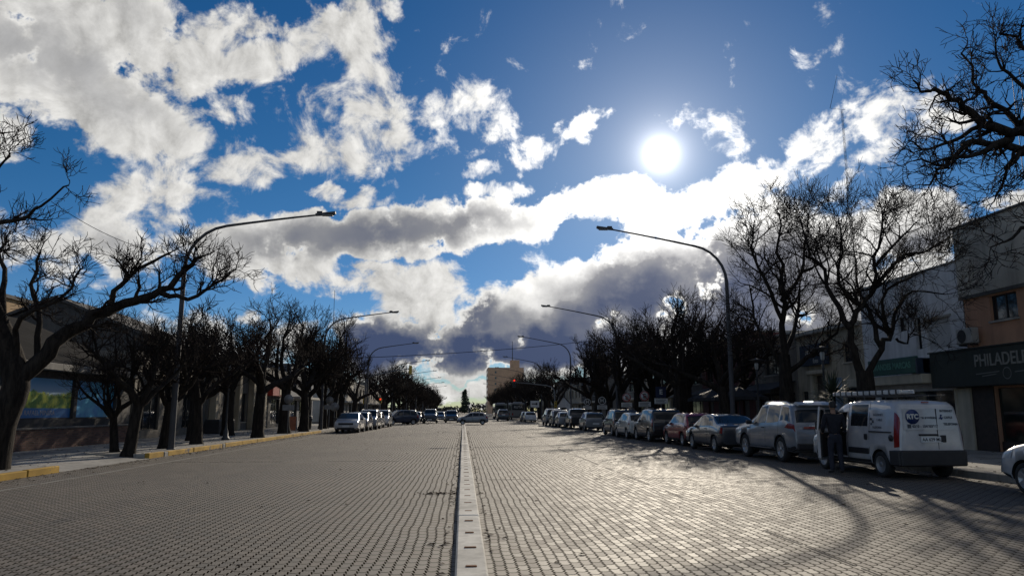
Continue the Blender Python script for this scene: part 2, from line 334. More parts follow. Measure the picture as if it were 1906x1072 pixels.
# ------------------------------------------------------------------ mesh helpers
class MB:
    def __init__(s): s.v = []; s.f = []; s.mi = []; s.sm = []
    def add(s, vs, fs, m=0, smooth=False):
        o = len(s.v); s.v.extend([tuple(p) for p in vs])
        for f in fs: s.f.append(tuple(i + o for i in f)); s.mi.append(m); s.sm.append(smooth)
        return s
    def box(s, x0, x1, y0, y1, z0, z1, m=0):
        vs = [(x0,y0,z0),(x1,y0,z0),(x1,y1,z0),(x0,y1,z0),(x0,y0,z1),(x1,y0,z1),(x1,y1,z1),(x0,y1,z1)]
        return s.add(vs, [(0,3,2,1),(4,5,6,7),(0,1,5,4),(1,2,6,5),(2,3,7,6),(3,0,4,7)], m)
    def bbox(s, x0, x1, y0, y1, z0, z1, b=0.02, m=0):           # chamfered box
        b = min(b, (x1-x0)*.45, (y1-y0)*.45, (z1-z0)*.45)
        X, Y, Z = (x0, x1), (y0, y1), (z0, z1); vs = []; ix = {}
        sg = (1, -1)
        for i in (0,1):
            for j in (0,1):
                for k in (0,1):
                    for a in range(3):
                        p = [X[i] + sg[i]*b, Y[j] + sg[j]*b, Z[k] + sg[k]*b]
                        p[a] = (X[i], Y[j], Z[k])[a]
                        ix[i,j,k,a] = len(vs); vs.append(tuple(p))
        fs = []
        for a in range(3):
            u, w = (a+1) % 3, (a+2) % 3
            for e in (0,1):
                q = []
                for (p_, r_) in ((0,0),(1,0),(1,1),(0,1)):
                    k = [0,0,0]; k[a] = e; k[u] = p_; k[w] = r_; q.append(ix[k[0],k[1],k[2],a])
                fs.append(tuple(q) if e else tuple(reversed(q)))
        for a in range(3):                                        # edges running along axis a
            u, w = (a+1) % 3, (a+2) % 3
            for (p_, r_) in ((0,0),(1,0),(1,1),(0,1)):
                def K(e, ax):
                    k = [0,0,0]; k[a] = e; k[u] = p_; k[w] = r_; return ix[k[0],k[1],k[2],ax]
                q = (K(0,u), K(1,u), K(1,w), K(0,w))
                fs.append(q if (p_ ^ r_) else tuple(reversed(q)))
        for i in (0,1):
            for j in (0,1):
                for k in (0,1):
                    t = tuple(ix[i,j,k,a] for a in range(3))
                    fs.append(t if (i+j+k) % 2 else tuple(reversed(t)))
        return s.add(vs, fs, m)
    def tube(s, pts, rad, n=8, m=0, caps=True, smooth=True):
        pts = [Vector(p) for p in pts]
        if not hasattr(rad, '__len__'): rad = [rad] * len(pts)
        vs = []; fs = []; up = None
        for i, p in enumerate(pts):
            t = (pts[min(i+1, len(pts)-1)] - pts[max(i-1, 0)]).normalized()
            if up is None: up = t.orthogonal().normalized()
            up = (up - t * up.dot(t))
            up = up.normalized() if up.length > 1e-6 else t.orthogonal().normalized()
            sd = t.cross(up)
            for k in range(n):
                a = 2 * math.pi * k / n
                vs.append(p + (up * math.cos(a) + sd * math.sin(a)) * rad[i])
        for i in range(len(pts) - 1):
            for k in range(n):
                fs.append((i*n + k, i*n + (k+1) % n, (i+1)*n + (k+1) % n, (i+1)*n + k))
        s.add(vs, fs, m, smooth)
        if caps:
            s.add(vs[:n], [tuple(reversed(range(n)))], m); s.add(vs[-n:], [tuple(range(n))], m)
        return s
    def lathe(s, prof, n=16, c=(0,0,0), m=0, axis='z', smooth=True):   # prof: (radius, height)
        vs = []; fs = []
        for (r, h) in prof:
            for k in range(n):
                a = 2*math.pi*k/n; u, w = r*math.cos(a), r*math.sin(a)
                p = {'z': (u, w, h), 'x': (h, u, w), 'y': (w, h, u)}[axis]
                vs.append((p[0]+c[0], p[1]+c[1], p[2]+c[2]))
        for i in range(len(prof)-1):
            for k in range(n): fs.append((i*n+k, i*n+(k+1) % n, (i+1)*n+(k+1) % n, (i+1)*n+k))
        fs.append(tuple(reversed(range(n)))); fs.append(tuple((len(prof)-1)*n + k for k in range(n)))
        return s.add(vs, fs, m, smooth)
    def prism(s, poly, vec, m=0):                                # polygon (3-D points) swept along vec
        n = len(poly); vec = Vector(vec)
        vs = [Vector(p) for p in poly] + [Vector(p) + vec for p in poly]
        fs = [tuple(range(n)), tuple(range(2*n-1, n-1, -1))] + [(i, n+i, n+(i+1) % n, (i+1) % n) for i in range(n)]
        return s.add(vs, fs, m)
    def xform(s, mtx):
        s.v = [tuple(mtx @ Vector(p)) for p in s.v]; return s
    def build(s, name, mats, parent=None, loc=None):
        me = bpy.data.meshes.new(name); me.from_pydata(s.v, [], s.f)
        if not isinstance(mats, (list, tuple)): mats = [mats]
        for mm in mats: me.materials.append(mm)
        me.polygons.foreach_set('material_index', s.mi)
        me.polygons.foreach_set('use_smooth', s.sm)
        bm = bmesh.new(); bm.from_mesh(me)
        if len(bm.faces) < 60000: bmesh.ops.recalc_face_normals(bm, faces=bm.faces)
        bm.to_mesh(me); bm.free()
        me.update()
        o = bpy.data.objects.new(name, me); col.objects.link(o)
        if parent: o.parent = parent
        if loc is not None: o.location = loc
        return o

def islands(mb):                          # the separate pieces of a mesh, one builder each
    par = list(range(len(mb.v)))
    def f(i):
        while par[i] != i: par[i] = par[par[i]]; i = par[i]
        return i
    for q in mb.f:
        for i in q[1:]: par[f(i)] = f(q[0])
    out = {}
    for q, m, s_ in zip(mb.f, mb.mi, mb.sm):
        b, ix = out.setdefault(f(q[0]), (MB(), {}))
        for i in q:
            if i not in ix: ix[i] = len(b.v); b.v.append(mb.v[i])
        b.f.append(tuple(ix[i] for i in q)); b.mi.append(m); b.sm.append(s_)
    return [b for b, _ in out.values()]
def tag(o, label=None, cat=None, group=None, kind=None):
    if label: o['label'] = label
    if cat: o['category'] = cat
    if group: o['group'] = group
    if kind: o['kind'] = kind
    return o
def thing(name, label, cat, loc=(0,0,0), rz=0.0, group=None):
    o = bpy.data.objects.new(name, None); col.objects.link(o); o.empty_display_size = 0.3
    o.location = loc; o.rotation_euler = (0, 0, rz)
    return tag(o, label, cat, group)
def copy_tree(o, parent=None):
    c = o.copy(); col.objects.link(c); c.parent = parent
    for ch in list(o.children): copy_tree(ch, c)
    return c
def text(name, s, size, m, parent, loc, rot, extrude=0.004, align='CENTER', sx=1.0, bold=0.0):
    cu = bpy.data.curves.new(name, 'FONT'); cu.body = s; cu.size = size; cu.extrude = extrude
    cu.align_x = align; cu.align_y = 'CENTER'; cu.offset = bold
    cu.materials.append(m)
    f = bpy.data.objects.new('text_tmp', cu); col.objects.link(f)
    me = bpy.data.meshes.new_from_object(f.evaluated_get(bpy.context.evaluated_depsgraph_get())); bpy.data.objects.remove(f)
    if not me.materials: me.materials.append(m)
    o = bpy.data.objects.new(name, me); col.objects.link(o); o.parent = parent
    o.location = loc; o.rotation_euler = rot; o.scale = (sx, 1, 1)
    return o

# ------------------------------------------------------------------ ground, road, pavements
KL, KR = -10.35, 12.0            # kerb lines
FL, FR = -16.6, 18.6             # building lines
SW = 0.16                        # pavement height
CROSS0, CROSS1 = 86.0, 101.0    # cross street
def sheet(name, x0, x1, y0, y1, z, m, nx=1, ny=1):
    b = MB()
    b.add([(x0,y0,z),(x1,y0,z),(x1,y1,z),(x0,y1,z)], [(0,1,2,3)])
    return tag(b.build(name, m), kind='structure')
PAV = paver_mat()
sheet('ground', -2500, 2500, -200, 5000, -0.30, mat('dry_earth', (0.16, 0.13, 0.10), 0.95, var=0.3, vscale=0.05))
road = MB()
for (x0, x1, y0, y1) in ((KL-.3, KR+.3, -25, CROSS0), (-300, 300, CROSS0, CROSS1), (KL-.3, KR+.3, CROSS1, 1200)):
    road.add([(x0,y0,0),(x1,y0,0),(x1,y1,0),(x0,y1,0)], [(0,1,2,3)])
tag(road.build('road', PAV), kind='structure')
# thin joints between the paving fields
SEAM = mat('dark_joint', (0.03, 0.026, 0.022), 0.9, var=0.3, vscale=5)
sm = MB()
for (x0, x1, y0, y1) in ((3.98, 4.01, 4, 85), (0.6, 11.5, 17.45, 17.49), (0.6, 11.2, 32.4, 32.46), (-9.0, -0.6, 24.0, 24.03)):
    n = max(1, int(max(x1-x0, y1-y0) / 1.2))
    rnd = random.Random(n)
    for i in range(n):
        if rnd.random() < 0.25: continue
        if y1-y0 > x1-x0: sm.box(x0 + rnd.uniform(-.01,.01), x1, y0+(y1-y0)*i/n, y0+(y1-y0)*(i+.9)/n, 0.001, 0.004)
        else: sm.box(x0+(x1-x0)*i/n, x0+(x1-x0)*(i+.85)/n, y0 + rnd.uniform(-.02,.02), y1, 0.001, 0.004)
tag(sm.build('road_joint', SEAM), kind='structure')
GUT = plaster('gutter_concrete', (0.20, 0.19, 0.17))
gt = MB()
for i in range(40):
    gt.box(-9.16, -9.06, -8 + i*2.5, -8 + i*2.5 + 2.46, 0.0, 0.005)
tag(gt.build('gutter_edge', GUT), kind='structure')
# raised concrete strip along the middle, with a rusty slot in every metre
RUST = mat('rusty_slot', (0.20, 0.085, 0.035), 0.9, var=0.4, vscale=30)
MEDM = plaster('median_concrete', (0.60, 0.58, 0.52), 0.4)
md = MB()
yy = 3.0
rnd = random.Random(4)
while yy < 84.5:
    j = rnd.uniform(-.006, .006)
    ln = rnd.choice((4.0, 5.0, 6.0)); md.bbox(-0.06+j, 0.25+j, yy, min(85, yy+ln-.006), -0.05, 0.085+rnd.uniform(-.004,.004), 0.02, 0); yy += ln
yy = 3.45
while yy < 85:
    w = rnd.uniform(.05, .066)
    md.bbox(0.095-w, 0.095+w, yy-.028, yy+.028, 0.06, 0.0935, 0.006, 1); yy += 1.0
tag(md.build('median_strip', [MEDM, RUST]), kind='structure')
# pavements
SLAB = tiled_mat('pavement_slabs', (0.30, 0.285, 0.255), 0.4, 0.4, 0.006, 0.8, contrast=0.10, offset=0.0, dirt=0.35)
def pavement(x0, x1, y0, y1, name='pavement'):
    b = MB(); b.box(x0, x1, y0, y1, -0.28, SW)
    return tag(b.build(name, SLAB), kind='structure')
DR0, DR1 = 20.3, 25.8            # dropped kerb on the left
pavement(FL-4, KL-0.16, -25, DR0); pavement(FL-4, KL-2.2, DR0, DR1); pavement(FL-4, KL-0.16, DR1, CROSS0-1)
pavement(FL-4, KL-0.16, CROSS1+1, 1200); pavement(KR+0.16, FR+4, CROSS1+1, 1200); pavement(KR+0.16, FR+4, -25, CROSS0-1)
rp = MB(); rp.prism([(KL-2.2,DR0,SW-.003),(KL-0.002,DR0,0.012),(KL-0.002,DR0,-.2),(KL-2.2,DR0,-.2)], (0,DR1-DR0,0))
tag(rp.build('driveway_ramp', plaster('ramp_concrete', (0.33,0.315,0.285))), kind='structure')
def kerb(x0, x1, runs, m, seed, ln=2.4):
    b = MB(); r = random.Random(seed)
    for (a, e) in runs:
        y = a
        while y < e - 0.05:
            l = min(ln * r.uniform(.7, 1.15), e - y)
            j = r.uniform(-.012, .012)
            b.bbox(x0 + j, x1 + j, y, y + l - r.uniform(.008, .05), -0.25, SW + 0.006 + r.uniform(-.01, .01), 0.018)
            y += l
    return tag(b.build('kerb', m), kind='structure')
kerb(KL-.16, KL, [(-20, DR0), (DR1, 27.05), (27.4, 33.4), (33.8, 56)], YELLOW, 1)
KC = plaster('kerb_concrete', (0.27, 0.26, 0.24))
kerb(KL-.16, KL, [(27.05, 27.38), (33.42, 33.78), (56, 85)], KC, 2)
kerb(KR, KR+.16, [(-20, 85)], KC, 3)
kerb(KL-.16, KL, [(CROSS1+1, 500)], KC, 5, 12); kerb(KR, KR+.16, [(CROSS1+1, 500)], KC, 6, 12)

# ------------------------------------------------------------------ bare trees
def tubes_mesh(name, lines, m, sides):
    """lines: list of (points Nx3, radii N); joined into one tube mesh with numpy"""
    V = []; F = []; off = 0
    groups = {}
    for p, r in lines: groups.setdefault(len(p), []).append((p, r))
    for k, g in groups.items():
        P = np.array([a for a, _ in g], dtype=float); Rr = np.array([b for _, b in g], dtype=float)
        T = np.empty_like(P); T[:, 1:-1] = P[:, 2:] - P[:, :-2]; T[:, 0] = P[:, 1] - P[:, 0]; T[:, -1] = P[:, -1] - P[:, -2]
        T /= np.linalg.norm(T, axis=2, keepdims=True) + 1e-9
        ref = np.where(np.abs(T[:, :1, 2:3]) > 0.8, np.array([[[1., 0.2, 0]]]), np.array([[[0.1, 0.2, 1.]]]))
        ref = np.broadcast_to(ref, T.shape)
        U = np.cross(T, ref); U /= np.linalg.norm(U, axis=2, keepdims=True) + 1e-9
        W = np.cross(T, U)
        a = 2 * np.pi * np.arange(sides) / sides
        X = P[:, :, None] + Rr[:, :, None, None] * (U[:, :, None] * np.cos(a)[None, None, :, None] + W[:, :, None] * np.sin(a)[None, None, :, None])
        n = len(g); V.append(X.reshape(-1, 3))
        idx = off + np.arange(n * k * sides).reshape(n, k, sides)
        nx = np.roll(idx, -1, axis=2)
        q = np.stack([idx[:, :-1], nx[:, :-1], nx[:, 1:], idx[:, 1:]], axis=-1).reshape(-1, 4)
        F.append(q); off += n * k * sides
    return np.concatenate(V), np.concatenate(F)

def mesh_np(name, parts, mats):
    V = np.concatenate([p[0] for p in parts]); F = []; o = 0
    for v, f in parts: F.append(f + o); o += len(v)
    F = np.concatenate(F)
    me = bpy.data.meshes.new(name)
    me.vertices.add(len(V)); me.vertices.foreach_set('co', V.ravel())
    me.loops.add(F.size); me.loops.foreach_set('vertex_index', F.ravel().astype(np.int32))
    me.polygons.add(len(F)); me.polygons.foreach_set('loop_start', np.arange(0, F.size, 4, dtype=np.int32))
    me.polygons.foreach_set('use_smooth', np.ones(len(F), dtype=bool))
    me.update(calc_edges=True)
    for mm in mats: me.materials.append(mm)
    return me

class Tree:
    def __init__(s, seed, tw=0.006, crook=0.28, up=0.10, kids=(7, 6, 5), lens=(1.9, 1.0, 0.55), spread=(0.6, 1.1)):
        s.r = random.Random(seed); s.lines = {0: [], 1: [], 2: [], 3: [], 4: []}
        s.tw, s.crook, s.up, s.kids, s.lens, s.spread = tw, crook, up, kids, lens, spread
    def walk(s, p, d, r0, r1, length, n, crook, up):
        p = np.array(p, float); d = np.array(d, float); pts = [p.copy()]; rad = [r0]; st = length / n
        for i in range(n):
            d = d + np.array([s.r.gauss(0, 1), s.r.gauss(0, 1), s.r.gauss(0, 0.8)]) * crook + np.array([0, 0, up])
            d /= np.linalg.norm(d); p = p + d * st; pts.append(p.copy()); rad.append(r0 + (r1 - r0) * (i + 1) / n)
        return pts, rad
    def side(s, d, lo, hi):
        d = np.array(d) / (np.linalg.norm(d) + 1e-9)
        v = np.array([s.r.gauss(0, 1), s.r.gauss(0, 1), s.r.gauss(0.25, 0.8)]); v -= d * v.dot(d); v /= np.linalg.norm(v) + 1e-9
        a = s.r.uniform(lo, hi); return d * math.cos(a) + v * math.sin(a)
    def limb(s, pts, rad, level=1, ksc=1.0, lsc=1.0):
        """a limb along given points with smaller branches on it"""
        pts = [np.array(p, float) for p in pts]
        s.lines[min(level, 4)].append((pts, rad))
        if level >= 4: return
        n = max(1, int(round(s.kids[level-1] * ksc * s.r.uniform(.8, 1.2)))); L = s.lens[level-1] * lsc
        m = len(pts) - 1
        for i in range(n):
            t = s.r.uniform(0.18 if level > 1 else 0.3, 1.0) * m if i else m - 0.01
            a = min(int(t), m - 1); f = t - a
            p = pts[a] * (1-f) + pts[a+1] * f; r = rad[a] * (1-f) + rad[a+1] * f
            d = pts[a+1] - pts[a]
            dd = s.side(d, *s.spread) if i else s.side(d, 0.0, 0.3)
            fr = 1.0 - 0.45 * t / m
            ln = L * fr * s.r.uniform(.55, 1.25)
            rr = min(r * s.r.uniform(.45, .72), {1: .06, 2: .024, 3: .011}[level])
            re = max(s.tw * 0.7, rr * 0.42)
            nn = {1: 6, 2: 5, 3: 4}[level]
            q, qr = s.walk(p, dd, max(rr, s.tw), re, ln, nn, s.crook * {1: 1, 2: 0.95, 3: 0.75}[level], s.up)
            s.limb(q, qr, level + 1)
    def trunk(s, pts, rad):
        pts = [np.array(p, float) for p in pts]; s.lines[0].append((pts, rad))
    def auto(s, h=2.2, r0=0.26, limbs=5, llen=3.6, lean=(0, 0), tilt=(0.45, 0.95)):
        d = np.array([lean[0], lean[1], 1.0])
        pts, rad = s.walk((0, 0, -0.15), d / np.linalg.norm(d), r0, r0 * 0.72, h + .15, 6, 0.05, 0.05)
        rad[0] *= 1.3
        rad[-1] *= 1.12
        s.trunk(pts, rad); top = pts[-1]; a0 = s.r.uniform(0, 6.28)
        for i in range(limbs):
            a = a0 + 6.283 * i / limbs + s.r.uniform(-.35, .35); t = s.r.uniform(*tilt)
            dd = np.array([math.cos(a) * math.sin(t), math.sin(a) * math.sin(t), math.cos(t)])
            st = top - np.array([0, 0, s.r.uniform(0, .35)])
            q, qr = s.walk(st, dd, r0 * s.r.uniform(.42, .6), r0 * .14, llen * s.r.uniform(.8, 1.15), 8, 0.20, 0.07)
            s.limb(q, qr, 1)
        return s
    def meshes(s, name='tree', sides=(10, 7, 5, 3, 3)):
        big = [tubes_mesh(name, s.lines[0], None, sides[0])] + ([tubes_mesh(name, s.lines[1], None, sides[1])] if s.lines[1] else [])
        fine = [tubes_mesh(name, s.lines[k], None, sides[k]) for k in (2, 3, 4) if s.lines[k]]
        return mesh_np('trunk', big, [BARK]), mesh_np('crown', fine, [TWIG])
def plant_tree(meshes, label, loc, rz=0.0, sc_=1.0, group=None, name='bare_tree', sz=None):
    t = thing(name, label, 'tree', loc, rz, group)
    for nm, me in zip(('trunk', 'crown'), meshes):
        o = bpy.data.objects.new(nm, me); col.objects.link(o); o.parent = t
    t.scale = (sc_, sc_, sz or sc_)
    return t
def local(pts, base):                      # (px, py, depth) picture points -> points about the tree's base
    return [np.array(at_depth(*p) - Vector(base)) for p in pts]
def bend(pts, n=3):                        # smooth a guide polyline (Catmull-Rom)
    out = []; P = [pts[0]] + list(pts) + [pts[-1]]
    for i in range(1, len(P) - 2):
        for k in range(n):
            t = k / n; a, b, c, d = P[i-1], P[i], P[i+1], P[i+2]
            out.append(0.5 * ((2*b) + (-a+c)*t + (2*a-5*b+4*c-d)*t*t + (-a+3*b-3*c+d)*t**3))
    out.append(P[-2]); return out
def taper(n, a, b): return [a + (b - a) * (i / (n - 1)) ** 0.8 for i in range(n)]
def guided(base, trunk, tr, limbs, seed, **kw):
    T = Tree(seed, **kw)
    tp = bend(local(trunk, base)); T.trunk(tp, taper(len(tp), *tr))
    for (pts, r0, r1, ks, ls) in limbs:
        q = bend(local(pts, base)); 
        rr = random.Random(len(q) + seed)
        q = [v + np.array([rr.gauss(0, 1), rr.gauss(0, 1), rr.gauss(0, 1)]) * min(0.05, r0*.5) if 0 < i < len(q)-1 else v for i, v in enumerate(q)]
        T.limb(q, taper(len(q), r0, r1), 1, ks, ls)
    return T.meshes()

# left foreground tree
b1 = (-12.1, 19.1, SW)
tree_a = guided(b1, [(-14,876,19.1),(2,790,19.1),(30,720,19.1),(20,660,19.1),(-5,600,19.1)], (0.37, 0.25), [
    ([(30,720,19.1),(90,655,19.3),(145,612,19.5),(195,580,19.8),(255,562,20),(300,545,20.2),(345,500,20.4),(375,478,20.5)], .24, .05, 1.6, .8),
    ([(195,580,19.8),(225,530,20),(262,500,20.2),(318,470,20.5)], .09, .03, 1.1, .7),
    ([(300,545,20.2),(350,556,20),(400,530,20),(440,500,20.2)], .08, .02, 1.0, .75),
    ([(60,690,19.2),(75,600,19.5),(60,530,20),(75,470,20)], .10, .03, 1.0, .8),
    ([(20,660,19.1),(-10,560,19),(-60,480,18.8),(-30,420,18.8),(35,405,18.6),(75,385,18.5),(128,345,18.4)], .13, .018, .75, .62),
    ([(-30,420,18.8),(-20,340,18.6),(10,300,18.4),(20,285,18.3)], .06, .014, .6, .6),
    ([(-20,600,19.1),(-60,480,19.3),(-90,350,19.4),(-60,260,19.4),(25,246,19.3)], .11, .014, .45, .5),
    ([(-5,600,19.1),(-70,560,18.4),(-120,500,18),(-200,420,17.6)], .18, .04, 1.0, 1),
    ([(25,680,19.1),(40,590,18.6),(110,560,18.2),(150,500,18)], .09, .02, 1.0, .8),
    ([(-5,600,19.1),(10,520,19.8),(0,470,20.4),(20,430,20.8)], .10, .02, .8, .7),
    ], 11, kids=(9, 6, 5), lens=(1.2, .72, .42), tw=.008, up=.06, crook=.30)
plant_tree(tree_a, 'big dark bare tree at the left edge, a thick limb arching over the driveway', b1)
# right foreground tree, its trunk outside the picture
b2 = (13.2, 12.2, SW)
tree_b = guided(b2, [(2330,1000,12.2),(2320,760,12.2),(2290,560,12.2),(2240,430,12.2)], (0.36, 0.27), [
    ([(2240,430,12.2),(2080,300,12.1),(1960,252,12),(1906,244,12),(1826,235,12),(1793,201,12),(1763,179,12),(1730,164,12),(1700,150,12)], .16, .016, 2.0, .62),
    ([(1960,252,12),(1879,220,12.1),(1841,187,12.2),(1812,149,12.3),(1800,84,12.4)], .075, .014, 1.3, .6),
    ([(2080,330,12),(1960,290,11.8),(1906,276,11.7),(1864,269,11.6),(1804,261,11.6),(1770,300,11.6),(1745,325,11.6),(1720,345,11.6)], .11, .014, 1.5, .6),
    ([(1906,276,11.7),(1885,300,11.6),(1872,330,11.6),(1850,376,11.6)], .05, .012, 1.2, .55),
    ([(1864,269,11.6),(1800,290,11.4),(1755,300,11.3),(1700,300,11.2)], .05, .012, 1.4, .6),
    ([(1826,235,12),(1770,262,12.2),(1730,280,12.3),(1690,262,12.5)], .045, .012, 1.3, .6),
    ([(2240,430,12.2),(2060,200,12.6),(1960,110,12.8),(1900,80,13),(1870,60,13)], .13, .016, 1.3, .7),
    ([(2060,380,12.2),(1970,420,12),(1906,430,11.9),(1872,446,11.8),(1850,470,11.8)], .06, .010, 0.8, .5),
    ([(1960,200,12.3),(1890,150,12.2),(1860,120,12.2),(1850,60,12.2)], .05, .012, 1.1, .6),
    ], 23, kids=(8, 5, 4), lens=(1.0, .52, .28), tw=.0065, up=.02, crook=.30)
plant_tree(tree_b, 'bare tree reaching in from the right edge high above the shops', b2)
# the two big trees on the right pavement
b3 = tuple(at_depth(1612, 850, 23.6)); b3 = (b3[0], 23.6, SW)
tree_c = guided(b3, [(1612,846,23.6),(1610,770,23.6),(1612,725,23.6),(1608,690,23.6)], (0.34, 0.27), [
    ([(1606,700,23.6),(1590,650,23.5),(1582,605,23.4),(1606,570,23.3),(1622,540,23.3),(1630,495,23.2),(1640,440,23),(1642,395,23)], .15, .025, 1.7, .95),
    ([(1582,610,23.4),(1550,555,23.6),(1528,505,23.8),(1502,460,24),(1490,410,24.3)], .11, .02, 1.5, .95),
    ([(1612,700,23.6),(1640,650,23.8),(1660,622,24),(1668,575,24.3),(1700,545,24.5),(1760,548,24.6)], .12, .02, 1.4, .9),
    ([(1640,645,23.8),(1620,590,24.4),(1600,540,25),(1590,470,25.4)], .10, .02, 1.2, .95),
    ([(1622,545,23.3),(1665,490,23.2),(1720,470,23),(1775,440,23)], .09, .016, 1.3, .9),
    ([(1660,622,24),(1640,560,23),(1690,520,22.4),(1740,500,22)], .07, .015, 1.1, .9),
    ([(1606,570,23.3),(1560,530,22.8),(1570,470,22.3),(1560,410,22)], .08, .016, 1.2, .95),
    ([(1668,630,24),(1688,640,23.9),(1698,620,23.8),(1740,640,23.8)], .05, .012, .8, .6),
    ([(1630,495,23.2),(1680,440,23.4),(1710,410,23.6)], .06, .016, 1.1, .9),
    ], 37, kids=(9, 7, 7), lens=(1.9, 1.1, .68), tw=.0075, crook=.22, up=.06)
plant_tree(tree_c, 'forked bare tree behind the white van with a wide brushy crown', b3)
b4 = (13.1, 29.6, SW)
tree_d = guided(b4, [(1472,820,29.6),(1466,760,29.6),(1462,700,29.6),(1460,660,29.6)], (0.36, 0.22), [
    ([(1460,670,29.6),(1458,600,29.6),(1455,540,29.5),(1450,470,29.4),(1450,400,29.4)], .17, .03, 2.0, 1.0),
    ([(1463,700,29.6),(1500,668,29.2),(1545,630,28.8),(1570,590,28.4)], .13, .03, 1.3, 1.0),
    ([(1460,690,29.6),(1425,640,29.8),(1405,590,30),(1395,530,30)], .11, .025, 1.4, 1.0),
    ([(1456,560,29.5),(1490,510,29.8),(1500,450,30),(1505,400,30)], .11, .02, 1.4, 1.0),
    ([(1458,600,29.6),(1420,520,29),(1400,460,28.7),(1405,410,28.4)], .10, .02, 1.4, 1.0),
    ([(1460,670,29.6),(1480,600,31),(1490,540,32),(1480,470,32.5)], .12, .02, 1.3, 1.0),
    ], 41, kids=(9, 7, 7), lens=(2.0, 1.15, .7), tw=.0085, crook=.22, up=.07)
plant_tree(tree_d, 'tall upright bare tree behind the silver SUV with a dense twiggy crown', b4)

# kinds for the rows
KIND = [Tree(s, tw=t, kids=k, lens=l).auto(h=h, r0=r, limbs=n, llen=ll, tilt=tl).meshes() for (s, t, k, l, h, r, n, ll, tl) in (
    (101, .010, (7, 6, 5), (1.8, 1.05, .6), 2.2, .27, 5, 3.3, (.35, 1.0)),
    (102, .011, (7, 6, 5), (1.9, 1.1, .6), 2.5, .33, 6, 3.9, (.3, .95)),
    (103, .014, (7, 6, 5), (1.8, 1.1, .6), 2.0, .30, 6, 3.4, (.4, 1.05)),
    (104, .014, (7, 6, 5), (1.8, 1.1, .6), 2.3, .34, 6, 3.6, (.3, 1.0)))]
SMALL = Tree(110, tw=.008, kids=(7, 6, 5), lens=(1.4, .9, .5)).auto(h=1.6, r0=.2, limbs=6, llen=2.4, lean=(.12, 0), tilt=(.5, 1.15)).meshes()
SMALL2 = Tree(111, tw=.008, kids=(7, 6, 5), lens=(1.4, .9, .5)).auto(h=1.7, r0=.25, limbs=6, llen=2.5, tilt=(.4, 1.1)).meshes()
near_left = [
    (SMALL, -12.0, 27.0, 3.3, .74, 'slim leaning bare tree closest to the blue poster'),
    (SMALL, -11.1, 25.9, .4, 1.0, 'low bare tree with a leaning trunk beside the dropped yellow kerb'),
    (SMALL2, -11.3, 29.5, 2.1, .95, 'small bare tree with a stout trunk beside the left lamp pole base'),
    (SMALL2, -11.4, 33.2, 4.0, 1.02, 'small bare tree with a slim trunk, second past the left lamp pole'),
    (KIND[2], -12.9, 37.0, 2.6, .86, 'bare tree right behind the slim black pavement lantern on the left'),
    (KIND[0], -10.95, 41.1, 1.0, 1.0, 'bare tree with a very thick dark trunk past the black pavement lantern'),
    (KIND[3], -13.6, 44.6, 5.2, .9, 'bare tree set back between the thick trunk and the round sign back'),
    (KIND[1], -11.3, 48.6, 2.2, .95, 'bare tree beside the round sign back on the left pavement'),
    (KIND[0], -11.0, 53.0, 3.9, 1.02, 'bare tree rising beside the litter bin, just before the white sedan'),
    (KIND[3], -11.9, 57.0, 0.7, .95, 'bare tree beside the second left lamp post'),
    (KIND[2], -11.3, 61.6, 1.9, 1.0, 'bare tree behind the white sedan parked on the left'),
]
for (k, x, y, rz, s_, lb) in near_left: plant_tree(k, lb, (x, y, SW), rz, s_*(1.08 if y < 35 and x < 0 else 1.22 if x < 0 else 1.30))
rr = random.Random(9)
far_label = 'dark bare tree in the distant row on the {} pavement'
def row(side, x, ys, s0, gl, label, kinds):
    for i, y in enumerate(ys):
        plant_tree(KIND[kinds[i % len(kinds)]], label, (x + rr.uniform(-.4, .4), y + rr.uniform(-1, 1), SW), rr.uniform(0, 6.28), s0 * rr.uniform(1.15, 1.38), gl)
row('left', -11.4, [66.5, 73, 79.5], 1.0, 'bare trees along the left pavement before the crossing', 'bare tree in the left row between the white sedan and the crossing', [1, 3, 0])
row('left', -11.4, [107 + 7.5*i for i in range(30)], 1.0, 'bare trees beyond the crossing on the left', 'distant bare tree on the left beyond the crossing', [3, 2, 1])
row('right', 13.1, [107 + 7.5*i for i in range(30)], 1.0, 'bare trees beyond the crossing on the right', 'distant bare tree on the right beyond the crossing', [2, 3, 1])
near_right = [
    (KIND[2], 15.2, 41.6, 1.1, .95, 'bare tree set back behind the red hatchback and the black parasol'),
    (KIND[3], 14.9, 48.6, 4.0, .95, 'bare tree set back behind the dark van like car'),
    (KIND[2], 15.0, 56.0, 2.4, 1.0, 'bare tree set back behind the pale square board'),
    (KIND[3], 14.8, 63.4, 5.6, 1.0, 'bare tree set back behind the nearer H sign'),
    (KIND[0], 13.2, 37.2, 2.9, .92, 'bare tree behind the dark sedan beside the right lamp post'),
    (KIND[1], 13.0, 44.6, 1.4, .93, 'bare tree behind the black MPV beside the E parking sign'),
    (KIND[3], 13.3, 52.0, 5.1, .90, 'bare tree behind the dark van beside the two no parking signs'),
    (KIND[1], 13.0, 59.5, 3.3, 1.0, 'bare tree behind the silver hatchback beside the H signs'),
    (KIND[2], 13.2, 67.0, 0.4, 1.0, 'bare tree beside the first H sign on the right'),
]
for (k, x, y, rz, s_, lb) in near_right: plant_tree(k, lb, (x, y, SW), rz, s_*(1.08 if y < 35 and x < 0 else 1.22 if x < 0 else 1.30))
row('right', 13.1, [73.5, 80], 1.0, 'bare trees on the right before the crossing', 'bare tree on the right between the H signs and the crossing', [3, 1, 2])

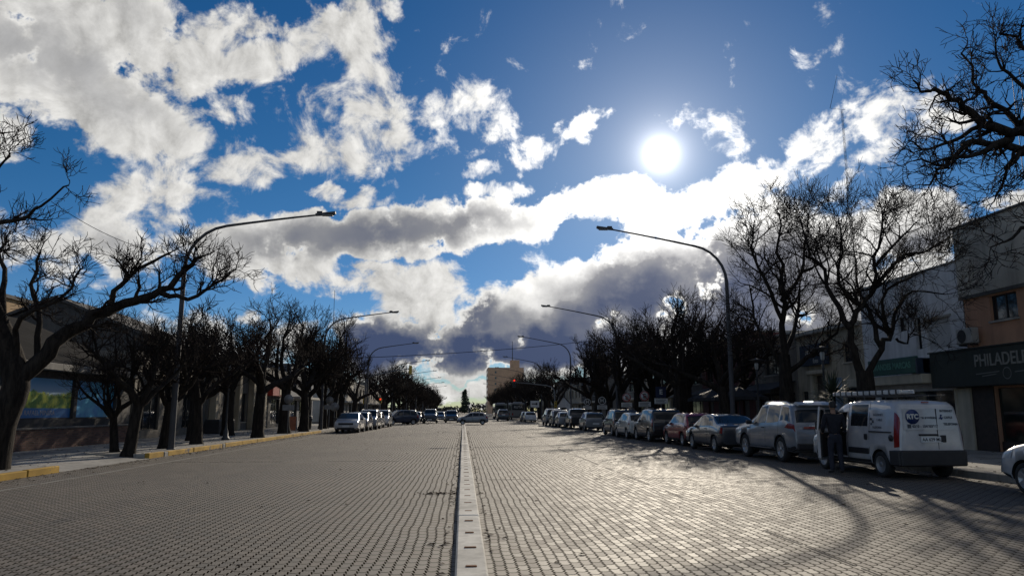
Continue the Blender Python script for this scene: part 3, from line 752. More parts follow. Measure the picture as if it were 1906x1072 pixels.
# ------------------------------------------------------------------ street lamps
LAMPM = mat('lamp_grey', (0.055, 0.055, 0.06), 0.65, 0.0, var=0.2, vscale=2)
def lamp_parts(s):                        # s = +1: the arm reaches towards +x (left side, a little lower and shorter)
    zs, arm, rise = (6.75, .86, .14) if s > 0 else (7.35, .98, .20)
    p = [(0,0,0),(0,0,zs)]
    rad = [.115, .085]
    for k in range(1, 7):
        a = R(15 * k * 0.9); p.append((s*1.75*(1-math.cos(a)), 0, zs + 1.75*math.sin(a))); rad.append(.07 - .003*k)
    x0, z0 = p[-1][0], p[-1][2]
    for k in range(1, 5): p.append((x0 + s*arm*k, 0, z0 + rise*k - .004*k*k)); rad.append(.05 - .004*k)
    e = p[-1]
    pole = MB().tube(p, rad, 10); pole.lathe([(.16,0),(.16,.03),(.105,.05),(.105,.5),(.10,.52)], 12)
    head = MB()
    head.prism([(e[0]-s*.05,-.07,e[2]-.03),(e[0]+s*.62,-.14,e[2]+.03),(e[0]+s*.72,-.10,e[2]+.06),(e[0]+s*.72,.10,e[2]+.06),(e[0]+s*.62,.14,e[2]+.03),(e[0]-s*.05,.07,e[2]-.03)], (0,0,.085))
    head.box(min(e[0], e[0]+s*.22), max(e[0], e[0]+s*.22), -.06, .06, e[2]+.055, e[2]+.15)
    lens = MB().box(min(e[0]+s*.2, e[0]+s*.62), max(e[0]+s*.2, e[0]+s*.62), -.09, .09, e[2]-.028, e[2]-.004)
    return pole, head, lens
LENSM = mat('lamp_lens', (0.30, 0.30, 0.28), 0.3, var=0.1, vscale=10)
def make_lamp(s, label, loc, group):
    t = thing('street_lamp', label, 'street lamp', loc, 0, group)
    po, h, le = lamp_parts(s)
    po.build('pole', LAMPM, t); ho = h.build('lamp_head', LAMPM, t); le.build('lens', LENSM, ho)
    return t
left_lamps = [28.6, 57.8, 86 - 1.5] + [114 + 29*i for i in range(5)]
right_lamps = [33.5, 59.6, 84.8] + [117 + 29*i for i in range(5)]
LL = ['tall curved street lamp on the left, its pole nearest the dropped kerb', 'second tall curved lamp on the left, beside the parked white sedan', 'third curved lamp on the left, at the corner before the crossing']
LR = ['tall curved street lamp nearest the camera on the right, behind the dark sedan', 'second tall curved lamp on the right, behind the silver hatchback', 'third curved lamp on the right, at the corner before the crossing']
for s, ys, lbs, x in ((1, left_lamps, LL, -10.72), (-1, right_lamps, LR, 12.3)):
    first = None
    sd = 'left' if s > 0 else 'right'
    for i, y in enumerate(ys):
        lb = lbs[i] if i < 3 else 'distant curved street lamp on the %s beyond the crossing' % sd
        g = 'curved street lamps' if i < 3 else 'distant lamps on the %s' % sd
        if first is None: first = make_lamp(s, lb, (x, y, SW), g); o = first
        else: o = copy_tree(first); o.location = (x, y, SW); tag(o, lb, 'street lamp', g)
        if x > 0 and i == 1: o.location.x = 12.4
# black pavement lanterns with a flat disc hood
def make_lantern():
    t = thing('lantern_post', 'x', 'lantern')
    MB().lathe([(.20,0),(.19,.10),(.13,.16),(.11,.45),(.07,.55),(.05,.75),(.042,3.0),(.06,3.03),(.042,3.06),(.05,3.35)], 12).build('post', DARKSTEEL, t)
    MB().lathe([(.05,3.35),(.075,3.40),(.09,3.62),(.07,3.66)], 12).build('glass_globe', mat('frosted_globe', (0.5,0.5,0.48), 0.3, var=0.05), t)
    h = MB().lathe([(.04,3.66),(.06,3.74),(.34,3.79),(.36,3.81),(.10,3.86),(.02,3.90)], 16); 
    for a in (0, 2.09, 4.19): h.tube([(.06*math.cos(a),.06*math.sin(a),3.36),(.12*math.cos(a),.12*math.sin(a),3.55),(.10*math.cos(a),.10*math.sin(a),3.80)], .009, 5)
    h.build('hood', DARKSTEEL, t)
    return t
lan = make_lantern()
for i, (x, y, lb) in enumerate(((13.95, 28.0, 'pavement lantern with a flat disc hood between the spiky plant and the beige shop'),
                                (14.0, 34.7, 'pavement lantern with a disc hood behind the silver SUV'),
                                (-11.55, 37.6, 'slim black pavement lantern in front of the grey bank front'),
                                (14.0, 47.5, 'pavement lantern behind the black MPV and its E parking sign'))):
    o = lan if i == 0 else copy_tree(lan)
    o.location = (x, y, SW); tag(o, lb, 'lantern', 'pavement lanterns')

# ------------------------------------------------------------------ traffic signals
SIGY = mat('signal_yellow', (0.40, 0.28, 0.03), 0.6, var=0.2, vscale=5)
LITRED = mat('lit_red', (1.0, 0.04, 0.02), 0.4, var=0, emit=1.6)
OFFL = mat('unlit_lens', (0.03, 0.03, 0.02), 0.3, var=0)
def signal_head(parent, loc, face, body, lit, n=3, s=1.0):
    b = MB(); x, y, z = loc
    b.bbox(x-.17*s, x+.17*s, y-.10*s, y+.10*s, z-.165*n*s, z+.165*n*s, .03)
    h = b.build('signal_head', body, parent)
    for k in range(n):
        zc = z + (n-1)*.165*s - k*.33*s
        l = MB().lathe([(.11*s, 0), (.10*s, .01), (.03*s, .03)], 14, axis='y')
        l.v = [(p[0]+x, y + face*(.102*s + p[1]), p[2]+zc) for p in l.v]
        l.build('signal_lens', LITRED if (k == 0 and lit) else OFFL, h)
        v = MB(); pts = []
        for q in range(9):
            a = R(-10 + 200*q/8); pts.append((x + .125*s*math.cos(a), zc + .125*s*math.sin(a)))
        for (p, q) in zip(pts, pts[1:]):
            v.add([(p[0], y+face*.10*s, p[1]), (q[0], y+face*.10*s, q[1]), (q[0], y+face*.30*s, q[1]), (p[0], y+face*.30*s, p[1])], [(0,1,2,3)])
        v.build('visor', body, h)
def mast(label, loc, s, tip, rise, heads):
    t = thing('traffic_signal', label, 'traffic signal', loc)
    b = MB(); b.tube([(0,0,0),(0,0,4.4),(s*.12,0,4.9),(s*.5,0,5.25),(s*1.1,0,5.42),(s*tip*.6,0,5.42+rise*.6),(s*tip,0,5.42+rise)], [.11,.095,.09,.085,.08,.065,.05], 10)
    b.lathe([(.2,0),(.2,.04),(.13,.06),(.12,.4)], 12)
    b.build('mast_arm', STEEL, t)
    for (lc, f, body, lit, n, sc_) in heads: signal_head(t, lc, f, body, lit, n, sc_)
    return t
mast('left traffic signal with a long mast arm and a yellow housing on its pole', (-11.0, 85.0, SW), 1, 5.0, .75,
     [((5.0,0,6.0),1,SIGY,False,3,1.0), ((-.1,.25,2.7),1,SIGY,False,3,1.0), ((.30,-.2,2.6),-1,DARKSTEEL,False,2,.8)])
mast('right traffic signal with its lamp lit red above the road', (12.6, 102.5, SW-.55), -1, 5.6, .45,
     [((-5.6,-.1,5.72),-1,DARKSTEEL,True,3,1.15), ((.1,-.25,2.8),-1,SIGY,False,3,1.0)])
pt = thing('pedestrian_signal', 'short signal post with a red lamp beside the yellow signal housing', 'traffic signal', (-10.75, 98.0, SW))
MB().tube([(0,0,0),(0,0,3.2)], [.06,.055], 8).build('post', STEEL, pt)
signal_head(pt, (.05,-.12,2.75), -1, SIGY, True, 2, 1.0)

# ------------------------------------------------------------------ road signs
SIGNW = mat('sign_white', (0.55, 0.55, 0.54), 0.5, var=0.1, vscale=6); SIGNBACK = mat('sign_back', (0.22, 0.22, 0.225), 0.5, 0.4, var=0.15, vscale=5)
SIGNK = mat('sign_black', (0.02, 0.02, 0.022), 0.5, var=0); SIGNR = mat('sign_red', (0.30, 0.02, 0.015), 0.5, var=0.1, vscale=4); SIGNB = mat('sign_blue', (0.012, 0.02, 0.06), 0.5, var=0.1)
UP = (R(90), 0, 0)
def post_sign(label, x, y, shape, letter, z, r=.33, plate=True, ring=SIGNK, face=SIGNW, ink=SIGNK, slash=False, lines=3, group='signs on posts along the pavement', back=False):
    t = thing('road_sign', label, 'road sign', (x, y, SW), 0, group)
    MB().tube([(0,.03,0),(0,.03,z+r*.6)], .03, 8).build('post', STEEL, t)
    f = SIGNBACK if back else face
    if shape == 'round':
        d = MB().lathe([(r,0),(r,.012)], 28, axis='y'); d.v = [(p[0], p[1]-.02, p[2]+z) for p in d.v]
        disc = d.build('disc', f, t)
        if not back:
            g = MB()
            n = 32
            for k in range(n):
                a, c = 2*math.pi*k/n, 2*math.pi*(k+1)/n
                g.add([((r*q)*math.cos(w), -.0235, z+(r*q)*math.sin(w)) for (q, w) in ((.97,a),(.97,c),(.80,c),(.80,a))], [(0,1,2,3)])
            g.build('ring', ring, disc)
    else:
        disc = MB().bbox(-r, r, -.02, -.008, z-r, z+r, .004).build('panel', f, t)
    if letter and not back: text('lettering', letter, r*1.25, ink, disc, (0, -.0255, z), UP, .001, bold=.012)
    if slash and not back:
        sl = MB(); c, s_ = math.cos(R(45)), math.sin(R(45)); w = r*.07; L = r*.82
        sl.add([(-L*c-w*s_, -.029, z+L*s_-w*c), (-L*c+w*s_, -.029, z+L*s_+w*c), (L*c+w*s_, -.029, z-L*s_+w*c), (L*c-w*s_, -.029, z-L*s_-w*c)], [(0,1,2,3)])
        sl.build('slash', SIGNR, disc)
    if plate:
        zp = z - r - .22
        pl = MB().bbox(-r*1.25, r*1.25, -.02, -.008, zp-.17, zp+.17, .004).build('plate', SIGNBACK if back else SIGNW, t)
        if not back:
            ln = MB()
            for k in range(lines): ln.add([(a, -.0235, b) for (a, b) in ((-r, zp+.10-.09*k), (r*(.9-.25*(k % 2)), zp+.10-.09*k), (r*(.9-.25*(k % 2)), zp+.065-.09*k), (-r, zp+.065-.09*k))], [(0,1,2,3)])
            ln.build('small_print', SIGNK, pl)
    return t
post_sign('round black H sign with a small plate, the farther one', 12.45, 74.5, 'round', 'H', 2.30, .35, face=SIGNK, ring=SIGNW, ink=SIGNW)
post_sign('round black H sign with a small plate, the nearer one', 12.45, 66.5, 'round', 'H', 2.32, .36, face=SIGNK, ring=SIGNW, ink=SIGNW)
post_sign('round no parking E sign with a plate, beside the pale square board', 12.5, 56.6, 'round', 'E', 2.42, .33, ring=SIGNR, slash=True)
post_sign('round no parking E sign with a plate, behind the small white car', 12.5, 50.9, 'round', 'E', 2.42, .34, ring=SIGNR, slash=True)
post_sign('square dark E parking sign with a plate above the black MPV', 12.5, 46.6, 'square', 'E', 2.58, .34, face=SIGNB, ink=SIGNW)
def board(label, x, y, w, h, z, face, ink_shape=None):
    t = thing('board_sign', label, 'road sign', (x, y, SW))
    MB().tube([(w*.3,.03,0),(w*.3,.03,z)], .035, 8).build('post', STEEL, t)
    p = MB().bbox(-w/2, w/2, -.02, -.006, z-h/2, z+h/2, .004).build('panel', face, t)
    if ink_shape:
        MB().add([(-w*.35,-.024,z-.06*h),(w*.12,-.024,z-.06*h),(w*.12,-.024,z-.22*h),(w*.36,-.024,z+.02*h),(w*.12,-.024,z+.26*h),(w*.12,-.024,z+.10*h),(-w*.35,-.024,z+.10*h)], [tuple(range(7))]).build('arrow', SIGNK, p)
board('white rectangular arrow board on a post past the row of parked cars on the right', 12.2, 127.0, 1.5, 1.1, 2.6, SIGNW, True)
board('pale blank square board on a post beside the farther no parking sign', 12.9, 60.8, .68, .58, 2.55, SIGNW)
post_sign('grey back of a round sign beside the thick dark trunks on the left', -10.75, 47.0, 'round', '', 2.12, .29, back=True)
post_sign('grey back of a round sign with a plate beside the white sedan', -10.72, 61.0, 'round', '', 2.25, .32, back=True)
post_sign('large grey round sign back without a plate, farther along the left kerb', -10.9, 64.5, 'round', '', 1.75, .38, plate=False, back=True)
# overhead wire across the avenue, slack wire at the left, slim masts on roofs
WIRE = mat('wire_black', (0.02, 0.02, 0.022), 0.6, var=0)
def wire(label, a, b, sag, r):
    a, b = Vector(a), Vector(b); pts = [a.lerp(b, t/24) - Vector((0,0,sag*4*(t/24)*(1-t/24))) for t in range(25)]
    return tag(MB().tube(pts, r, 5).build('overhead_wire', WIRE), label, 'wire')
wire('thin dark cable slung across the avenue below the dark clouds', at_depth(610, 668, 62), at_depth(1120, 632, 84), .3, .028)
wire('thin slack wire in the sky between the left tree and the first lamp', at_depth(95, 375, 24), at_depth(345, 478, 27), .35, .010)
def lattice(label, x, y, z0, z1, w, tilt=0.0):
    t = thing('radio_mast', label, 'mast', (x, y, z0)); b = MB(); h = z1 - z0
    for a in (0, 2.09, 4.19): b.tube([(w*math.cos(a), w*math.sin(a), 0), (w*math.cos(a), w*math.sin(a), h)], .012, 4)
    n = int(h / .8)
    for k in range(n):
        for i in range(3):
            a, c = 2.094*i, 2.094*(i+1)
            b.tube([(w*math.cos(a), w*math.sin(a), h*k/n), (w*math.cos(c), w*math.sin(c), h*(k+1)/n)], .006, 3)
    b.build('lattice', DARKSTEEL, t); return t, h
p0 = at_depth(1585, 420, 60); p1 = at_depth(1567, 205, 60)
t, h = lattice('slender lattice radio mast with a bent top above the forked tree', p1.x, 60, 6.0, p1.z, .09)
a = Vector(at_depth(1545, 202, 60)) - Vector((p1.x, 60, 6)); b_ = Vector(at_depth(1558, 140, 60)) - Vector((p1.x, 60, 6)); c_ = Vector(at_depth(1573, 205, 60)) - Vector((p1.x, 60, 6))
MB().tube([c_, a, b_], [.02, .025, .012], 5).build('whip', DARKSTEEL, t)
q = at_depth(623, 540, 75)
tag(MB().tube([(q.x, 75, 6.0), (q.x, 75, q.z)], [.05, .02], 6).build('antenna_pole', DARKSTEEL), 'thin upright antenna pole above the trees by the second left lamp', 'antenna')
q = at_depth(1900, 255, 24.0); q2 = at_depth(1902, 375, 24.0)
t, h = lattice('lattice tower with two round dish antennas at the right edge behind the bare tree', q.x + .2, 24.0, 8.2, q.z + 2.5, .22)
for zz, pyy in ((1, 350), (2, 262)):
    dz = at_depth(1899, pyy, 23.7)
    d = MB().lathe([(.02,0),(.15,.02),(.23,.07),(.235,.09),(.03,.06)], 18, axis='y'); d.v = [(p[0]-.15, p[1]-.45, p[2]+dz.z-8.2) for p in d.v]
    d.build('dish_antenna', mat('dish_grey', (.3,.3,.3), .5, var=.1), t)

# ------------------------------------------------------------------ buildings
def wall_with_openings(x, s, y0, y1, z0, z1, ops, depth, rec=0.16):
    """street wall at x (s=+1: the building lies towards +x), with recessed openings, plus sides, back and roof"""
    b = MB(); ys = sorted({y0, y1, *[o[0] for o in ops], *[o[1] for o in ops]}); zs = sorted({z0, z1, *[o[2] for o in ops], *[o[3] for o in ops]})
    for a, c in zip(ys, ys[1:]):
        for d, e in zip(zs, zs[1:]):
            my, mz = (a+c)/2, (d+e)/2
            if any(o[0] < my < o[1] and o[2] < mz < o[3] for o in ops): continue
            b.add([(x,a,d),(x,c,d),(x,c,e),(x,a,e)], [(0,1,2,3)])
    for (a, c, d, e) in [o[:4] for o in ops]:
        X = x + s*rec
        b.add([(x,a,d),(x,c,d),(x,c,e),(x,a,e),(X,a,d),(X,c,d),(X,c,e),(X,a,e)], [(0,1,5,4),(1,2,6,5),(2,3,7,6),(3,0,4,7),(4,5,6,7)])
    B = x + s*depth
    b.add([(x,y0,z0),(B,y0,z0),(B,y0,z1),(x,y0,z1)], [(0,1,2,3)]); b.add([(x,y1,z0),(B,y1,z0),(B,y1,z1),(x,y1,z1)], [(0,1,2,3)])
    b.add([(B,y0,z0),(B,y1,z0),(B,y1,z1),(B,y0,z1)], [(0,1,2,3)]); b.add([(x,y0,z1),(B,y0,z1),(B,y1,z1),(x,y1,z1)], [(0,1,2,3)])
    return b
def window(t, x, s, op, rec=0.16, fm=None, nx=2, sill=None, gl=None):
    a, c, d, e = op[:4]; X = x + s*(rec-.05); fw = .05
    f = MB()
    def bx(ya, yb, za, zb): f.box(min(X, X+s*.045), max(X, X+s*.045), ya, yb, za, zb)
    bx(a+.002, a+fw, d+.002, e-.002); bx(c-fw, c-.002, d+.002, e-.002); bx(a+fw, c-fw, d+.002, d+fw); bx(a+fw, c-fw, e-fw, e-.002)
    for k in range(1, nx): ym = a+(c-a)*k/nx; bx(ym-.022, ym+.022, d+fw, e-fw)
    w = f.build('window', fm or BLACKP, t)
    MB().box(min(X+s*.03, X+s*.04), max(X+s*.03, X+s*.04), a+fw, c-fw, d+fw, e-fw).build('pane', gl or GLASS, w)
    if sill: MB().box(min(x-s*.08, x+s*.02), max(x-s*.08, x+s*.02), a-.06, c+.06, d-.07, d-.003).build('sill', sill, w)
    return w
def door(t, x, s, op, m, rec=0.16, glazed=False, panels=3):
    a, c, d, e = op[:4]; X = x + s*(rec-.04)
    b = MB().box(min(X, X+s*.035), max(X, X+s*.035), a+.004, c-.004, d+.004, e-.004)
    for k in range(panels):
        za = d + .12 + (e-d-.24)*k/panels; zb = d + .12 + (e-d-.24)*(k+.85)/panels
        b.bbox(min(X-s*.015, X), max(X-s*.015, X), a+.10, c-.10, za, zb, .006)
    o = b.build('door', m, t)
    MB().tube([(X-s*.06, a+.1, d+.95), (X-s*.06, a+.1, d+1.2)], .015, 6).build('handle', CHROME, o)
    return o
def shutter(t, x, s, op, m, rec=.16):
    a, c, d, e = op[:4]; X = x + s*(rec-.06); b = MB(); z = d + .01
    while z < e - .03:
        b.prism([(X, a+.005, z), (X+s*.03, a+.005, z), (X+s*.03, a+.005, z+.085), (X+s*.012, a+.005, z+.085)], (0, c-a-.01, 0)); z += .09
    return b.build('roller_shutter', m, t)

BEIGE = plaster('beige_plaster', (0.44, 0.38, 0.28)); ORANGE = plaster('orange_plaster', (0.50, 0.27, 0.165), .2); GREY = plaster('grey_plaster', (0.42, 0.40, 0.35))
WHITEP = plaster('white_plaster', (0.66, 0.66, 0.66), .22); DKGREY = plaster('dark_grey_plaster', (0.09, 0.085, 0.08)); MAROON = plaster('maroon_plaster', (0.13, 0.05, 0.045)); TAUPE = plaster('taupe_plaster', (0.20, 0.18, 0.15))
BLACKG = plaster('black_green_fascia', (0.035, 0.042, 0.036), .2); CREAM = plaster('cream_plaster', (0.52, 0.46, 0.35), .2); SLATE = tiled_mat('dark_roofing', (0.018, 0.017, 0.016), .3, .25, .006, .95, axes='yz', contrast=.2, spec=.05)
GREENS = mat('green_sign', (0.02, 0.085, 0.065), 0.5, var=0.15); BLUEPAINT = mat('dark_blue_sign', (0.02, 0.035, 0.06), 0.5, var=0.15); WOODD = mat('dark_wood', (0.035, 0.022, 0.015), 0.5, var=0.4, vscale=6)
RX = (R(90), 0, R(-90)); LX = (R(90), 0, R(90))            # text facing the street from the right / from the left
S0 = SW

# PHILADELPHIA cafe: dark shopfront, orange first floor, grey parapet
t = thing('cafe_building', 'corner cafe with an orange first floor, grey parapet and dark fascia with letters', 'building', (0,0,0))
x = FR
w1 = wall_with_openings(x, 1, 12.0, 26.15, S0-.4, 5.62, [(23.50, 24.80, 4.68, 5.56), (16.5, 19.0, 4.5, 5.5), (15.2, 25.0, S0, 2.35)], 14)
w1.build('lower_wall', ORANGE, t)
up_ = MB(); up_.box(x-.10, x+14, 11.9, 26.25, 5.62, 8.32); up_.build('upper_wall', plaster('warm_grey_plaster', (.52,.48,.40)), t)
cp = MB(); cp.box(x-.16, x+14.05, 11.85, 26.32, 8.32, 8.40); cp.box(x-.13, x-.101, 11.9, 26.25, 5.62, 5.74); cp.build('coping', plaster('stained_coping', (.10,.095,.085)), t)
window(t, x, 1, (23.50, 24.80, 4.68, 5.56), nx=2, sill=GREY); window(t, x, 1, (16.5, 19.0, 4.5, 5.5), nx=3, sill=GREY)
f = MB(); f.bbox(x-.62, x-.002, 12.0, 27.55, 2.42, 3.72, .02); f.box(x-.66, x, 11.95, 27.6, 3.72, 3.77); fo = f.build('fascia', BLACKG, t)
tx = text('lettering', 'PHILADELPHIA', .60, mat('aged_letter', (.22,.215,.19), .6, var=.15, vscale=5), fo, (x-.63, 23.35, 3.27), RX, .012, bold=.006)
tx.scale.x = 3.35 / tx.dimensions.x
lg = MB()                                                   # the round flourish under the letters
for k in range(20):
    a, c = 2*math.pi*k/20, 2*math.pi*(k+1)/20
    lg.add([(x-.626, 23.5+.20*q*math.cos(w), 2.80+.20*q*math.sin(w)) for (q, w) in ((1,a),(1,c),(.86,c),(.86,a))], [(0,1,2,3)])
for (ya, yb, z_) in ((23.85, 25.0, 2.86), (22.0, 23.15, 2.86), (24.0, 24.7, 2.78)): lg.add([(x-.626,ya,z_),(x-.626,yb,z_-.05),(x-.626,yb,z_-.02),(x-.626,ya,z_+.03)], [(0,1,2,3)])
lg.build('emblem', mat('faded_letter', (.16,.16,.145), .6, var=.1), fo)
sf = MB()
for k in range(5):
    ya = 15.25 + k*1.95
    sf.box(x+.06, x+.14, ya, ya+.09, S0, 2.35)
sf.box(x+.06, x+.14, 15.25, 24.98, S0, S0+.35); so = sf.build('shopfront', WOODD, t)
MB().box(x+.10, x+.11, 15.3, 24.95, S0+.36, 2.34).build('pane', glass('cafe_glass', (.012,.018,.016)), so)
pl = MB(); pl.bbox(x-.10, x-.002, 26.14, 27.0, S0, 2.40, .015); pl.box(x-.13, x-.102, 26.14, 26.26, S0, 2.40); pl.box(x-.13, x-.102, 26.88, 27.0, S0, 2.40); pl.box(x-.128, x-.102, 26.262, 26.878, S0, S0+.25)
pl.build('pilaster', CREAM, t)
MB().bbox(x-.06, x-.002, 25.02, 26.12, S0, 2.415, .01).build('wood_panel', WOODD, t); MB().bbox(x-.06, x-.002, 12.02, 15.18, S0, 2.415, .01).build('wood_panel', WOODD, t)

# air conditioners
def aircon(label, x, y, z, w=.85):
    t = thing('air_conditioner', label, 'air conditioner', (x, y, z))
    MB().bbox(-.32, -.02, -w/2, w/2, 0, .58, .03).build('case', mat('aircon_case', (.34,.33,.30), .6, var=.15, vscale=3), t)
    g = MB()
    for r_ in (.07, .13, .19, .235):
        n = 20
        for k in range(n):
            a, c = 2*math.pi*k/n, 2*math.pi*(k+1)/n
            g.add([(-.332, .1+r_*q*math.cos(v), .29+r_*q*math.sin(v)) for (q, v) in ((1,a),(1,c),(.9,c),(.9,a))], [(0,1,2,3)])
    g.add([(-.327, .1+.24*math.cos(2*math.pi*k/20), .29+.24*math.sin(2*math.pi*k/20)) for k in range(20)], [tuple(range(20))])
    g.build('fan_grille', INK, t)
    MB().box(-.30, .0, -w*.35, -w*.35+.04, -.05, -.002).box(-.30, .0, w*.35, w*.35+.04, -.05, -.002).build('bracket', DARKSTEEL, t)
aircon('boxy air conditioner on the orange wall just above the dark fascia', FR-.10, 25.75, 3.95)
aircon('low air conditioner unit on the canopy beside the dark fascia', FR-.5, 28.1, 3.00, .8)

# white building
t = thing('white_building', 'white two storey building with a canopy beside the orange cafe building', 'building', (0,0,0))
x = FR + .05
ops = [(28.95, 29.3, 4.05, 5.35), (27.1, 28.6, 3.95, 5.15), (27.2, 32.3, S0, 2.35), (29.9, 30.5, 4.9, 5.5)]
wall_with_openings(x, 1, 26.27, 33.4, S0-.4, 7.15, ops, 13).build('wall', WHITEP, t)
MB().box(x-.05, x+13.05, 26.26, 33.45, 7.15, 7.22).build('coping', GREY, t)
window(t, x, 1, ops[0], nx=1); shutter(t, x, 1, ops[1], mat('white_slats', (.42,.42,.41), .6, var=.1)); window(t, x, 1, ops[3], nx=1)
MB().bbox(x-.05, x-.002, 27.0, 28.7, 5.17, 5.25, .01).build('lintel', GREY, t)
MB().bbox(x-1.0, x-.002, 27.62, 33.3, 2.62, 2.98, .02).build('canopy', CREAM, t)
bo = MB(); bo.bbox(17.55, 17.70, 26.9+.9, 31.2, 3.02, 3.68, .02); so = bo.build('sign_board', GREENS, t)
text('lettering', 'GRANDES MARCAS', .34, mat('green_letter', (.10,.26,.20), .5, var=.1), so, (17.545, 29.5, 3.35), RX, .006, sx=.95, bold=.008)
MB().bbox(17.55, 18.6, 27.70, 27.79, 2.985, 3.6, .01).build('sign_return', BLUEPAINT, so)
d_ = MB()
for k in range(4): d_.box(x+.05, x+.12, 27.25+k*1.66, 27.33+k*1.66, S0+.08, 2.34)
d_.box(x+.05, x+.12, 27.25, 32.31, S0, S0+.08)
dd = d_.build('shopfront', BLACKP, t); MB().box(x+.09, x+.10, 27.33, 32.25, S0+.02, 2.33).build('pane', GLASS, dd)

# beige building with a dark blue sign
t = thing('beige_shop', 'beige shop with a dark blue sign over its door behind the lantern', 'building', (0,0,0))
x = FR
ops = [(37.3, 38.3, S0, 3.4), (34.2, 35.3, .9, 2.7), (39.2, 39.9, .9, 2.6), (34.3, 35.2, 3.9, 4.9)]
wall_with_openings(x, 1, 33.42, 40.3, S0-.4, 5.75, ops, 12).build('wall', BEIGE, t)
MB().bbox(x-.25, x-.002, 36.9, 38.8, 3.46, 3.66, .03).build('cornice', CREAM, t)
MB().bbox(x-.35, x+.02, 33.5, 40.3, 5.55, 5.80, .04).build('eaves', GREY, t)
door(t, x, 1, ops[0], WOODD); window(t, x, 1, ops[1], nx=2, sill=CREAM); window(t, x, 1, ops[2], nx=1); window(t, x, 1, ops[3], nx=2, sill=CREAM)
for ya in (36.95, 38.42): MB().bbox(x-.12, x-.002, ya, ya+.25, S0, 3.455, .02).build('pilaster', CREAM, t)
so = MB().bbox(x-.30, x-.10, 36.4, 39.3, 3.92, 5.02, .02).build('sign_board', BLUEPAINT, t)
text('lettering', 'ESTUDIO', .42, LETTER, so, (x-.305, 37.85, 4.55), RX, .004, sx=.9)
text('lettering', 'foto', .34, LETTER, so, (x-.305, 37.5, 4.13), RX, .004)
MB().bbox(x-.05, x-.003, 35.5, 36.8, 1.2, 3.2, .01).build('wall_poster', mat('pale_blue_poster', (.20,.26,.33), .5, var=.4, vscale=1.5), t)

def plain_building(name, label, x, s, y0, y1, z1, m, seed, depth=12, up=True, trim=None, shop=True, awn=None, cat='building'):
    r = random.Random(seed); t = thing(name, label, cat, (0,0,0)); ops = []; kinds = []
    n = max(1, int((y1-y0)/3.2)); st = (y1-y0)/n
    for k in range(n):
        a = y0 + k*st
        if shop:
            if r.random() < .55: o = (a+.45, a+st-.45, S0+.35, 2.6); kinds.append('w')
            else: o = (a+st*.3, a+st*.3+1.15, S0, 2.45); kinds.append('d')
            ops.append(o)
        if up and z1 > 5:
            ops.append((a+st*.28, a+st*.72, 3.7, 5.0)); kinds.append('u')
        if z1 > 8.4: ops.append((a+st*.28, a+st*.72, 6.5, 7.7)); kinds.append('u')
    wall_with_openings(x, s, y0, y1, S0-.4, z1, ops, depth).build('wall', m, t)
    c = MB(); X = sorted((x-s*.10, x+s*(depth+.05))); c.box(X[0], X[1], y0-.04, y1+.04, z1, z1+.12); c.build('coping', trim or GREY, t)
    for o, k in zip(ops, kinds):
        if k == 'd': door(t, x, s, o, r.choice([WOODD, DARKSTEEL]))
        else: window(t, x, s, o, nx=2 if k == 'u' else 3, sill=(trim or GREY) if k == 'u' else None)
    if awn:
        a_ = MB(); X = sorted((x-s*1.3, x-s*.002)); a_.prism([(x-s*.003, y0+.3, 3.25), (x-s*1.5, y0+.3, 2.75), (x-s*1.5, y0+.3, 2.55), (x-s*1.46, y0+.3, 2.55), (x-s*1.46, y0+.3, 2.70), (x-s*.003, y0+.3, 3.2)], (0, y1-y0-.6, 0)); a_.build('awning', awn, t)
    else:
        X = sorted((x-s*.9, x-s*.002)); MB().bbox(X[0], X[1], y0+.2, y1-.2, 2.72, 2.95, .02).build('canopy', trim or GREY, t)
    return t
AWNK = mat('black_canvas', (0.025, 0.025, 0.028), 0.8, var=.2)
plain_building('brown_shop', 'low brown flat roofed shop behind the straight bare tree on the right', FR, 1, 40.35, 46.5, 5.9, TAUPE, 3, awn=AWNK)
plain_building('maroon_shop', 'dark maroon flat roofed building behind the black MPV', FR, 1, 46.55, 57.0, 6.6, MAROON, 5, awn=AWNK)
plain_building('grey_shop', 'grey shop beside the maroon building, behind the E signs', FR+.2, 1, 57.05, 66.0, 5.4, DKGREY, 7)
plain_building('cream_shop', 'cream house front behind the H signs on the right', FR, 1, 66.05, 75.0, 6.2, CREAM, 9, trim=MAROON)
plain_building('taupe_shop', 'taupe corner building on the right just before the crossing', FR, 1, 75.05, 84.0, 6.8, TAUPE, 11)
for i, (y0, ln, h, m, lb) in enumerate(((103, 14, 6.5, DKGREY, 'dark corner building on the right just after the crossing'), (117.1, 18, 5.6, CREAM, 'pale low building past the right signal beyond the crossing'), (135.2, 16, 7.2, TAUPE, 'tall taupe building behind the buses on the right'), (151.3, 26, 5.5, GREY, 'far grey building on the right behind the tree row'))):
    plain_building('town_building', lb, FR, 1, y0, y0+ln, h, m, 20+i)
for i, (y0, ln, h, m, lb) in enumerate(((103, 14, 6.0, GREY, 'grey corner building on the left just after the crossing'), (117.1, 18, 5.6, DKGREY, 'dark low building on the left beyond the crossing'), (135.2, 26, 6.6, TAUPE, 'far taupe building on the left behind the tree row'))):
    plain_building('town_building', lb, FL, -1, y0, y0+ln, h, m, 40+i)
